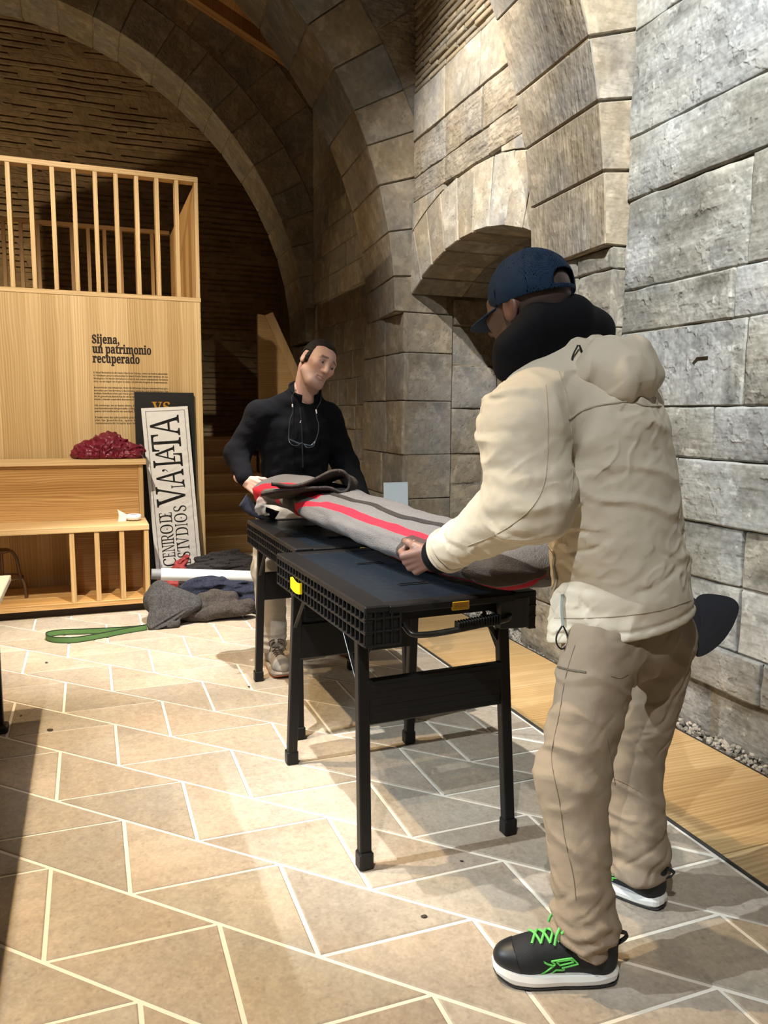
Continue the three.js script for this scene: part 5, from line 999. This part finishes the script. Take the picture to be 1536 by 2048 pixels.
  const shoeAt = (ankle, dir, side) => { const x = dir.clone().normalize(), y = V(0, 1, 0), z = x.clone().cross(y); const o = V(ankle.x, 0, ankle.z).addScaledVector(x, -0.055); return frame(o, x, y, z, 1.0); };
  shoe(t, shoeAt(rAn, V(0.02, 0, 1), 1), 1, sc); shoe(t, shoeAt(lAn, V(0.25, 0, 1), -1), -1, sc);
  // reading glasses hanging on the chest from a cord
  const gl = thing('eyeglasses', 'thin dark reading glasses hanging upside down on the black fleece', 'glasses', [0, 0, 0]);
  const fr = mat([0.035, 0.05, 0.07], 0.25), z0 = -3.628, q = (x, y, dz = 0) => P(x, y, z0 + dz);
  obj('temple', tube([q(585, 813), q(586, 822), q(580, 840), q(578, 860), q(577, 878)], 0.0026, 24, 8), fr, gl);
  obj('temple', tube([q(632, 823), q(634, 838), q(637, 848), q(636, 866), q(631, 882)], 0.0026, 24, 8), fr, gl);
  obj('front_frame', [tube([q(577, 878), q(590, 884), q(600, 888)], 0.0042, 12, 8), tube([q(600, 888), q(604, 886), q(608, 889)], 0.0026, 8, 8), tube([q(608, 889), q(622, 891), q(631, 882)], 0.0042, 12, 8), tube([q(577, 878), q(582, 888, 0.02), q(592, 892, 0.024), q(600, 888)], 0.0016, 14, 6), tube([q(608, 889), q(614, 895, 0.024), q(626, 893, 0.02), q(631, 882)], 0.0016, 14, 6)], fr, gl);
  obj('tip', [tube([q(585, 808), q(585, 814)], 0.0034, 4, 8), tube([q(632, 819), q(633, 827)], 0.0034, 4, 8)], mat([0.85, 0.85, 0.85], 0.3), gl);
  obj('cord', [tube([q(585, 808), q(583, 797, -0.01), P(587, 787, -3.70), P(592, 779, -3.76)], 0.0016, 16, 6), tube([q(632, 819), q(640, 806, -0.01), P(642, 794, -3.72), P(640, 786, -3.77)], 0.0016, 16, 6)], mat([0.01, 0.01, 0.01], 0.8), gl);
}
// ── man in the tan jacket at the near end ──
{
  const skin = [0.085, 0.045, 0.030];
  const t = thing('person', 'man in tan jacket and blue cap bending over the near end of the workbench', 'person', [0, 0, 0]);
  const F = V(-0.37, 0, -0.93).normalize(), Lf = V(-0.93, 0, 0.37).normalize();
  const pelvis = P(1262, 1235, -1.50), chest = P(1200, 885, -1.56), top = P(1165, 765, -1.60), neckB = P(1120, 715, -1.62), headC = P(1056, 622, -1.64);
  const lSh = P(1046, 852, -1.49), lEl = P(1062, 1000, -1.46), lWr = P(872, 1114, -1.78), rSh = top.clone().addScaledVector(Lf, -0.20).add(V(0, -0.05, 0)), rEl = rSh.clone().add(V(0.02, -0.27, -0.10)), rWr = V(1.30, 0.90, -1.80);
  const lHip = P(1205, 1290, -1.46), lKn = P(1142, 1560, -1.44), lAn = P(1172, 1835, -1.345), rHip = P(1320, 1275, -1.56), rKn = P(1262, 1530, -1.60), rAn = P(1283, 1725, -1.53);
  // head bowed, looking along the bundle
  const up = V(-0.10, 0.98, -0.16).normalize(), face = V(-0.38, -0.16, -0.90).normalize(), [hx, hy, hz] = axes(up, face), hm = frame(headC, hx, hy, hz, 1.0), inv = hm.clone().invert();
  const neckL = neckB.clone().applyMatrix4(inv);
  const headColor = p => { let c = skin.slice(); if (p.z < 0.02 && p.y > -0.05 && p.y < 0.08) c = [0.055, 0.036, 0.030]; if (Math.abs(p.x) > 0.074) c = [0.13, 0.062, 0.042]; return c; };
  const handM = (() => { const [x, y, z] = axes(V(-0.62, -0.50, -0.55), V(0.70, 0.42, -0.58)); return frame(lWr.clone().add(V(-0.004, 0.004, -0.010)), x.clone(), y, z, 1.0); })();
  const handR = (() => { const [x, y, z] = axes(V(-0.3, -0.4, -0.8), V(-0.9, 0.0, 0.3)); return frame(rWr.clone(), x, y, z, 1); })();
  obj('body', bodyGeo({
    bones: [[pelvis, chest, 0.10, 0.11, F, 0.8], [chest, neckB, 0.11, 0.06, F, 0.8], [lSh, lEl, 0.045, 0.036], [lEl, lWr, 0.036, 0.027], [rSh, rEl, 0.045, 0.036], [rEl, rWr, 0.036, 0.026], [chest, lSh, 0.06, 0.05], [chest, rSh, 0.06, 0.05], [lHip, lKn, 0.065, 0.05], [lKn, lAn, 0.045, 0.032], [rHip, rKn, 0.065, 0.05], [rKn, rAn, 0.045, 0.032]],
    head: { m: hm, neck: neckL }, hands: [{ m: handM, left: true, curl: [1.15, 1.2, 1.2, 1.25], spread: 0.2, thumb: V(0.35, 0.8, 0.5) }, { m: handR, curl: [0.8, 0.8, 0.8, 0.8], spread: 0.2, thumb: V(0.4, 0.8, 0.4) }], skin: [0.20, 0.11, 0.085], headColor,
  }), mat([1, 1, 1], 0.48, { vertexColors: true, bumpMap: T.stoneBump, bumpScale: 0.0004 }), t);
  eyes(t, hm, [0.02, 0.012, 0.01]);
  // cap
  const navy = mat([0.006, 0.020, 0.048], 0.8, { specularIntensity: 0.4, bumpMap: T.weave, bumpScale: 0.0008 });
  const capF = p => {
    let d = ellD(p, V(0, 0.040, -0.014), 0.0885, 0.100, 0.108) + 0.0010 * N3(p.x * 40, p.y * 40, p.z * 40); const inn = ellD(p, V(0, 0.040, -0.014), 0.085, 0.0965, 0.1045);
    const seam = 0.0010 * Math.exp(-(((Math.sin(3 * Math.atan2(p.x, p.z + 0.014)) * 0.05) / 0.004) ** 2)); d += seam;
    d = smax(d, -inn, 0.002); d = smax(d, 0.014 - 0.06 * p.z - p.y, 0.002);
    const hole = capD(p, V(-0.022, 0.042, -0.13), V(0.022, 0.042, -0.13), 0.030, 0.030); d = smax(d, -Math.max(hole, 0.034 - p.y), 0.003);
    return d;
  };
  const cap = obj('cap', sdfGeo(capF, V(-0.1, -0.01, -0.14), V(0.1, 0.15, 0.11), 0.0028).applyMatrix4(hm), navy, t);
  const brF = p => { const dx = p.x / 0.078, dz = (p.z - 0.062) / 0.098; const y0 = 0.014 - 0.30 * (p.z - 0.07) - 2.4 * p.x * p.x; let d = Math.max(Math.abs(p.y - y0) - 0.0026, (Math.hypot(dx, dz) - 1) * 0.07); d = smax(d, -ellD(p, V(0, 0.040, -0.014), 0.086, 0.12, 0.106), 0.002); return smax(d, 0.03 - p.z, 0.002); };
  obj('brim', sdfGeo(brF, V(-0.09, -0.05, 0.02), V(0.09, 0.06, 0.17), 0.0026).applyMatrix4(hm), navy, cap);
  obj('button', new THREE.SphereGeometry(0.006, 12, 8).translate(0, 0.141, -0.014).applyMatrix4(hm), navy, cap);
  // black hood of the jersey, standing round the neck
  const blk = mat([0.0045, 0.0050, 0.0075], 0.85, { specularIntensity: 0.3, bumpMap: T.weave, bumpScale: 0.0008 });
  const hp = (x, y, z) => P(x, y, z);
  const hood = garment([[hp(1012, 745, -1.60), hp(1022, 695, -1.58), 0.022, 0.030], [hp(1022, 695, -1.58), hp(1075, 650, -1.56), 0.032, 0.040], [hp(1075, 650, -1.56), hp(1140, 638, -1.58), 0.044, 0.050], [hp(1140, 638, -1.58), hp(1180, 665, -1.62), 0.052, 0.052], [hp(1180, 665, -1.62), hp(1150, 650, -1.72), 0.05, 0.05], [hp(1150, 650, -1.72), hp(1080, 680, -1.78), 0.045, 0.04], [hp(1080, 690, -1.60), hp(1160, 690, -1.62), 0.052, 0.050], [hp(1030, 720, -1.60), hp(1100, 715, -1.62), 0.04, 0.05]], 0.06, 0.006, p => -0.008 + 0.003 * N3(p.x * 12, p.y * 16, p.z * 16), (p, d) => { const q = p.clone ? p.clone().applyMatrix4(inv) : V(p.x, p.y, p.z).applyMatrix4(inv); return smax(d, -(capD(q, V(0, 0.03, 0.0), V(0, -0.06, 0.02), 0.083, 0.070)), 0.006); });
  obj('jersey_hood', hood, blk, t);
  // jacket
  const tan = mat([0.62, 0.55, 0.43], 0.78, { bumpMap: T.weave, bumpScale: 0.0006 });
  const axis = V(-0.16, 0.97, -0.10).normalize(), hemC = pelvis.clone().addScaledVector(axis, -0.012);
  const folds = p => {
    const a = p; let f = 0.0045 * N3(p.x * 9, p.y * 9, p.z * 9) + 0.0014 * N3(p.x * 38, p.y * 44, p.z * 38);
    const cr = (x, y, z, k) => Math.max(0, 1 - Math.abs(N3(x, y, z)) * k), m1 = sstep(-0.15, 0.25, N3(p.x * 4.5, p.y * 4.5, p.z * 4.5 + 7)), m2 = sstep(-0.1, 0.25, N3(p.x * 5 + 9, p.y * 5, p.z * 5 + 17));
    f += 0.0075 * m1 * cr(p.x * 5 + p.y * 6 + 2, p.y * 8 - p.x * 4, p.z * 6, 4.5) - 0.005 * m2 * cr(p.x * 9 - p.y * 5 + 5, p.y * 13 + p.x * 5, p.z * 9, 5) + 0.003 * m2 * cr(p.x * 17 + 4, p.y * 23 - p.x * 9, p.z * 17, 4);
    const e = Math.exp(-(a.distanceToSquared(lEl)) / 0.018); f += e * 0.011 * ridge(p.x * 9 + p.y * 4, p.y * 16 - p.x * 5, p.z * 9) + e * 0.005 * N3(p.x * 22, p.y * 30, p.z * 22);
    const wq = Math.exp(-(a.distanceToSquared(lWr)) / 0.010); f += wq * 0.006 * Math.sin((p.x * 90 - p.y * 50 - p.z * 90) + 2 * N3(p.x * 12, p.y * 12, p.z * 12));
    const low = sstep(0.35, 0.0, (p.x - hemC.x) * axis.x + (p.y - hemC.y) * axis.y + (p.z - hemC.z) * axis.z); f += low * 0.006 * N3(p.x * 7, p.y * 24 + p.x * 8, p.z * 7);
    return f;
  };
  const armD = lEl.clone().sub(lWr).normalize();
  const jg = garment([
    [hemC, chest, 0.176, 0.180, F, 0.80], [chest, top, 0.178, 0.130, F, 0.72], [top, neckB, 0.120, 0.075, F, 0.8],
    [top.clone().add(V(0, -0.03, 0)), lSh, 0.10, 0.088], [P(1085, 770, -1.58), lSh, 0.075, 0.088], [P(1165, 1020, -1.56), P(1136, 1290, -1.52), 0.06, 0.050], [lSh, lEl, 0.094, 0.092], [lEl, lWr.clone().lerp(lEl, 0.05), 0.086, 0.048],
    [top.clone().add(V(0, -0.02, 0)), rSh, 0.11, 0.085], [rSh, rEl, 0.085, 0.075], [rEl, rWr, 0.072, 0.05]], 0.028, 0.0065, folds, (p, d) => {
    const h = (p.x - hemC.x) * axis.x + (p.y - hemC.y) * axis.y + (p.z - hemC.z) * axis.z; let r = d; if (h < 0.03 && h > -0.05) r += 0.004 * Math.exp(-(((h - 0.022) / 0.005) ** 2));
    r = smax(r, -h, 0.008);
    const w = (p.x - lWr.x) * armD.x + (p.y - lWr.y) * armD.y + (p.z - lWr.z) * armD.z; if (p.x < lWr.x + 0.1 && p.z < -1.6) r = smax(r, 0.040 - w, 0.006);
    return smax(r, -capD(p, neckB, headC, 0.07, 0.08), 0.008);
  });
  const jacket = obj('jacket', jg, tan, t);
  // seams, drawcords, zip, cuff
  const surfAt = (px, py, z0, fn) => P(px, py, z0);
  const stitch = mat([0.40, 0.34, 0.25], 0.9), cordM = mat([0.012, 0.012, 0.014], 0.7);
  // cast a pixel ray onto the jacket surface
  const trace = (f, px, py, lift) => { const d = pixelDir(px, py).normalize(), p = CAM.clone().addScaledVector(d, 1.15); let s = 1.15; for (let i = 0; i < 160 && s < 2.6; i++) { p.copy(CAM).addScaledVector(d, s); const v = f(p); if (v < 0.0006) return CAM.clone().addScaledVector(d, s - lift); s += Math.max(0.0008, v * 0.75); } return null; };
  const on = (px, py, lift = 0.0) => trace(jg.sdf, px, py, lift);
  // folded hood of the jacket, lying on the upper back
  { const at = (x, y, k = 0) => { const q = on(x, y) || P(x, y, -1.55); return q.clone().addScaledVector(CAM.clone().sub(q).normalize(), k); };
    const c1 = at(1182, 742, -0.005), c2 = at(1235, 748, 0.0), c3 = at(1268, 760, -0.01), c4 = at(1248, 782, -0.005), e1 = P(1205, 712, c2.z - 0.03), e2 = P(1262, 716, c2.z - 0.03), e3 = P(1292, 745, c3.z - 0.05);
    obj('jacket_hood', garment([[c1, c2, 0.028, 0.046], [c2, c3, 0.046, 0.040], [c2, c4, 0.046, 0.026], [c1, e1, 0.026, 0.030], [e1, e2, 0.030, 0.036], [e2, e3, 0.036, 0.034], [c3, e3, 0.038, 0.034]], 0.035, 0.005, p => 0.010 * ridge(p.x * 12 + 1, p.y * 9, p.z * 12) * 0.7 + 0.007 * N3(p.x * 24, p.y * 18, p.z * 24)), tan, jacket); }
  const seam = (list, r, m2, name, par) => { const pts = list.map(([x, y]) => on(x, y)).filter(Boolean); if (pts.length > 2) obj(name, tube(pts, r, pts.length * 8, 5), m2, par); };
  const dense = (list, n = 6) => { const c = new THREE.CatmullRomCurve3(list.map(([x, y]) => V(x, y, 0))); return c.getPoints(list.length * n).map(p => [p.x, p.y]); };
  seam(dense([[1138, 840], [1160, 824], [1195, 812], [1235, 806], [1262, 803], [1290, 812], [1322, 812]], 4), 0.0024, stitch, 'yoke_seam', jacket);
  seam(dense([[1092, 770], [1096, 830], [1096, 900], [1088, 970], [1068, 1010], [1030, 1045], [985, 1072], [935, 1092]], 5), 0.0013, stitch, 'sleeve_seam', jacket);
  seam(dense([[1118, 742], [1134, 790], [1142, 850], [1146, 920], [1142, 1000]], 5), 0.0016, stitch, 'armhole_seam', jacket);
  seam(dense([[1108, 1236], [1180, 1236], [1260, 1230], [1330, 1218], [1392, 1196]], 5), 0.0013, stitch, 'hem_seam', jacket);
  { const pts = [[1126, 1188], [1125, 1205], [1125, 1222], [1126, 1238], [1128, 1250]].map(([x, y]) => on(x, y, 0.0012)).filter(Boolean); if (pts.length > 2) { const tb = obj('hem_tab', sheet(pts, () => V(0.0085, 0, -0.004), 0.0022, 20, 2), mat([0.62, 0.74, 0.74], 0.4), jacket); tb.userData.label = 'pale blue reflective tab'; } }
  const loopCord = (c, w, h, z) => { const a = P(c[0], c[1], z), pts = [[0, 0], [-w * 0.5, h * 0.45], [-w * 0.45, h * 0.8], [0, h], [w * 0.45, h * 0.8], [w * 0.5, h * 0.45], [0.12 * w, 0]].map(([x, y]) => P(c[0] + x, c[1] + y, z)); return tube(pts, 0.0021, 50, 8); };
  const l1 = on(1156, 690) || P(1156, 690, -1.5), l2 = on(1124, 1245) || P(1124, 1245, -1.42);
  obj('drawcord', loopCord([1156, 690], 22, 54, Math.max(l1.z, -1.52) + 0.006), cordM, jacket);
  obj('drawcord', loopCord([1124, 1252], 22, 46, l2.z + 0.02), cordM, jacket);
  { const p = [[1092, 1092], [1088, 1110], [1087, 1132], [1092, 1158], [1100, 1180]].map(([x, y]) => on(x + 6, y, 0.003) || on(x + 20, y, 0.003) || P(x, y, -1.55)); obj('zip', tube(p, 0.004, 30, 6), mat([0.45, 0.43, 0.40], 0.35, { metalness: 0.6 }), jacket); }
  { const ax2 = lEl.clone().sub(lWr).normalize(), pts = (r, s) => { const u = ax2.clone().cross(V(0, 1, 0)).normalize(), w = u.clone().cross(ax2), a = []; for (let k = 0; k < 28; k++) { const an = k / 28 * Math.PI * 2; a.push(lWr.clone().addScaledVector(ax2, s).addScaledVector(u, r * Math.cos(an)).addScaledVector(w, r * Math.sin(an))); } return a; };
    const cuff = [tube(pts(0.036, 0.004), 0.010, 56, 10, true), tube(pts(0.038, 0.018), 0.011, 56, 10, true), tube(pts(0.039, 0.032), 0.011, 56, 10, true), tube(pts(0.039, 0.046), 0.011, 56, 10, true)]; obj('jersey_cuff', cuff, blk, t);
    obj('jacket_cuff', [tube(pts(0.050, 0.044), 0.008, 56, 10, true), tube(pts(0.051, 0.056), 0.008, 56, 10, true)], tan, jacket); }
  // trousers
  const kh = mat([0.30, 0.235, 0.165], 0.85, { bumpMap: T.weave, bumpScale: 0.0008 });
  const tfold = p => {
    const cr = (x, y, z, k) => Math.max(0, 1 - Math.abs(N3(x, y, z)) * k), m1 = sstep(-0.2, 0.2, N3(p.x * 6, p.y * 5, p.z * 6 + 3));
    let f = 0.004 * N3(p.x * 12, p.y * 14, p.z * 12) + 0.006 * m1 * cr(p.x * 7 + p.y * 3, p.y * 12 + p.x * 7, p.z * 7, 4.5) - 0.004 * (1 - m1) * cr(p.x * 12 + 4, p.y * 17 - p.x * 9, p.z * 12, 4.5) + 0.0015 * N3(p.x * 34, p.y * 40, p.z * 34);
    f += 0.012 * sstep(0.32, 0.12, p.y) * ridge(p.x * 5 + 3, p.y * 17 + p.x * 7, p.z * 5) + 0.004 * sstep(0.26, 0.12, p.y) * Math.sin(p.y * 130 + 7 * N3(p.x * 9, p.y * 6, p.z * 9));
    f += 0.008 * Math.exp(-((p.y - 0.47) ** 2) / 0.012) * ridge(p.x * 8, p.y * 16 + p.x * 9, p.z * 8);
    return f;
  };
  const tg = garment([[pelvis.clone().add(V(0, -0.02, 0)), pelvis.clone().add(V(-0.01, 0.10, -0.01)), 0.138, 0.125, F, 0.78], [lHip, lKn, 0.090, 0.074], [lKn, lAn.clone().add(V(0, -0.02, 0)), 0.074, 0.062], [rHip, rKn, 0.092, 0.074], [rKn, rAn.clone().add(V(0, -0.02, 0)), 0.074, 0.064]], 0.03, 0.0065, tfold, (p, d) => smax(d, 0.070 - p.y, 0.008));
  const trs = obj('trousers', tg, kh, t);
  { const onT = (px, py, lift = 0.0) => trace(tg.sdf, px, py, lift);
    const sm = (list, r, m2, name) => { const pts = dense(list, 5).map(([x, y]) => onT(x, y)).filter(Boolean); if (pts.length > 2) obj(name, tube(pts, r, pts.length * 6, 5), m2, trs); };
    const dk = mat([0.20, 0.155, 0.11], 0.9), zp = mat([0.13, 0.105, 0.075], 0.6);
    sm([[1150, 1290], [1132, 1350], [1118, 1430], [1104, 1500], [1104, 1530], [1118, 1600], [1130, 1680], [1146, 1750], [1152, 1800]], 0.0010, dk, 'side_seam');
    sm([[1086, 1322], [1110, 1332], [1140, 1340], [1172, 1345]], 0.0026, zp, 'pocket_zip'); sm([[1222, 1352], [1240, 1356], [1256, 1349]], 0.0014, dk, 'pocket_edge'); sm([[1216, 1480], [1224, 1530], [1230, 1570]], 0.0010, dk, 'side_seam'); }
  // trainers
  const upperM = mat([0.010, 0.012, 0.016], 0.7, { bumpMap: T.weave, bumpScale: 0.0012 });
  const sc = { sole: mat([0.78, 0.78, 0.76], 0.6, { bumpMap: T.stoneBump, bumpScale: 0.002 }), tread: mat([0.02, 0.02, 0.02], 0.7), upper: upperM, toe: mat([0.012, 0.014, 0.018], 0.45), lace: mat([0.16, 0.62, 0.14], 0.7), laceR: 0.0032, logo: mat([0.14, 0.66, 0.12], 0.5) };
  const shoeM = (heel, toe) => { const x = toe.clone().sub(heel); x.y = 0; x.normalize(); const y = V(0, 1, 0), z = x.clone().cross(y); return frame(V(heel.x, 0, heel.z), x, y, z, 1.0); };
  shoe(t, shoeM(V(1.075, 0, -1.315), V(0.82, 0, -1.425)), 1, sc);
  shoe(t, shoeM(V(1.345, 0, -1.475), V(1.22, 0, -1.72)), 1, sc);
  // grey cap tucked into the back of the belt
  const gc = thing('spare_cap', 'dark grey cap visor sticking out under the back of the tan jacket', 'cap', [0, 0, 0]);
  const gm = mat([0.032, 0.036, 0.050], 0.85, { bumpMap: T.weave, bumpScale: 0.0008 });
  const s2 = [[1388, 1205], [1400, 1190], [1440, 1190], [1470, 1200], [1478, 1215], [1466, 1252], [1440, 1288], [1405, 1312], [1392, 1312], [1384, 1262]].map(([x, y]) => P(x, y, -1.52));
  { const vs = new THREE.CatmullRomCurve3(s2, true).getPoints(50), c = V(0, 0, 0); vs.forEach(p => c.add(p)); c.multiplyScalar(1 / vs.length); const n = CAM.clone().sub(c).normalize(), pos = [], N = vs.length - 1;
    const dome = (p, k) => p.clone().addScaledVector(n, k);
    for (let i = 0; i < N; i++) { const a = vs[i], b = vs[i + 1], am = a.clone().lerp(c, 0.5), bm = b.clone().lerp(c, 0.5);
      const q = (s) => { const A = dome(a, s * 0.0022), B = dome(b, s * 0.0022), C = dome(am, s * 0.0022 + 0.010), D = dome(bm, s * 0.0022 + 0.010), E = dome(c, s * 0.0022 + 0.014); if (s > 0) pos.push(A, C, B, B, C, D, C, E, D); else pos.push(A, B, C, B, D, C, C, D, E); };
      q(1); q(-1); pos.push(dome(a, 0.0022), dome(b, 0.0022), dome(b, -0.0022), dome(a, 0.0022), dome(b, -0.0022), dome(a, -0.0022)); }
    const g = fromTris(pos); obj('visor', g, new THREE.MeshStandardMaterial({ color: gm.color, roughness: 0.85, bumpMap: T.weave, bumpScale: 0.0008, side: THREE.DoubleSide }), gc);
    obj('crown', garment([[P(1375, 1215, -1.54), P(1385, 1250, -1.54), 0.03, 0.028]], 0.02, 0.006, () => 0), gm, gc); }
}
// ───────── track spotlights under the roof ─────────
{
  const black = mat([0.015, 0.015, 0.015], 0.5);
  for (const [x, y, z, tx, ty, tz, cd, ang, pen, col] of LAMPS) {
    const t = thing('track_spotlight', 'black cylinder spotlight hanging on a rod under the roof', 'spotlight', [x, y, z], 'spotlights under the roof');
    const dir = V(tx - x, ty - y, tz - z).normalize(), q = new THREE.Quaternion().setFromUnitVectors(V(0, 1, 0), dir);
    const can = new THREE.LatheGeometry([[0, -0.09], [0.03, -0.085], [0.036, -0.07], [0.036, 0.06], [0.033, 0.06], [0.033, 0.045], [0, 0.045]].map(([a, b]) => new THREE.Vector2(a, b)), 28); can.applyQuaternion(q);
    obj('housing', can, black, t);
    const lens = new THREE.CylinderGeometry(0.031, 0.031, 0.006, 28); lens.translate(0, 0.05, 0); lens.applyQuaternion(q);
    obj('lens', lens, new THREE.MeshStandardMaterial({ color: 0x222222, emissive: lin(...col), emissiveIntensity: 4 }), t);
    const top = 6.08 - Math.abs(x - ARC.x) * 0.46;
    obj('stem', tube([V(0, 0.02, 0), V(0, (top - y) / 2, 0), V(0, top - y - 0.03, 0)], 0.008, 4, 8), black, t);
    const l = new THREE.SpotLight(lin(...col), cd, 0, ang * Math.PI / 180, pen, 2);
    l.position.copy(dir).multiplyScalar(0.075); l.target.position.copy(dir).multiplyScalar(3); l.castShadow = true; l.shadow.mapSize.set(2048, 2048); l.shadow.radius = 1.2; l.shadow.bias = -0.0004;
    l.name = 'beam'; l.target.name = 'aim_point'; t.add(l); t.add(l.target);
  }
}
// ───────── floodlight behind the pavilion, with an added plate that cuts its beam on the end wall ─────────
{
  const S = V(-1.5, 1.35, -7.75), black = mat([0.015, 0.015, 0.015], 0.5), aim = V(-0.6, 4.0, -9.9);
  const t = thing('floodlight', 'black floodlight on a stand behind the pavilion, with an added plate to cut its beam', 'floodlight', [S.x, 0, S.z]);
  const dir = aim.clone().sub(S).normalize(), q = new THREE.Quaternion().setFromUnitVectors(V(0, 1, 0), dir);
  const can = new THREE.LatheGeometry([[0, -0.12], [0.03, -0.11], [0.045, -0.07], [0.05, -0.012], [0.046, -0.012], [0.042, -0.03], [0, -0.03]].map(([a, b]) => new THREE.Vector2(a, b)), 28); can.applyQuaternion(q); can.translate(0, S.y, 0); obj('housing', can, black, t);
  const lens = new THREE.CylinderGeometry(0.036, 0.036, 0.005, 24); lens.translate(0, -0.024, 0); lens.applyQuaternion(q); lens.translate(0, S.y, 0); obj('lens', lens, new THREE.MeshStandardMaterial({ color: 0x222222, emissive: lin(...WARM), emissiveIntensity: 4 }), t);
  obj('stand', tube([V(0, 0, 0.02), V(0, 0.6, 0.02), V(0, S.y - 0.1, 0.02)], 0.012, 6, 10), black, t);
  obj('base', new THREE.CylinderGeometry(0.14, 0.16, 0.02, 28).translate(0, 0.01, 0.02), black, t);
  // added plate, shaped to keep the wall dark right of and below the cut
  const a = P(425, 285, ROOM.end), b = P(75, 412, ROOM.end), r = a.clone().lerp(b, -1.3), k = 0.22 / (S.z - ROOM.end), on = w => w.clone().sub(S).multiplyScalar(k).add(V(0, S.y, 0));
  const c0 = on(b), c1 = on(r), sh = new THREE.Shape(); sh.moveTo(c0.x, c0.y); sh.lineTo(c1.x, c1.y); sh.lineTo(c1.x, S.y - 0.25); sh.lineTo(c0.x, S.y - 0.25);
  obj('added_cut_plate', new THREE.ExtrudeGeometry(sh, { depth: 0.002, bevelEnabled: false }).translate(0, 0, c0.z), black, t);
  obj('plate_arm', tube([V(0.02, S.y - 0.16, 0.0), V(0.04, S.y - 0.2, -0.1), V(c0.x + 0.05, S.y - 0.2, c0.z + 0.004)], 0.005, 12, 8), black, t);
  const l = new THREE.SpotLight(lin(...WARM), 13, 0, 60 * Math.PI / 180, 0.5, 2); l.position.set(0, S.y, 0); l.target.position.copy(dir).multiplyScalar(3).add(V(0, S.y, 0)); l.castShadow = true; l.shadow.mapSize.set(2048, 2048); l.shadow.radius = 0.25; l.shadow.bias = -0.0004; l.name = 'beam'; l.target.name = 'aim_point'; t.add(l); t.add(l.target);
}
renderer.render(scene, camera);
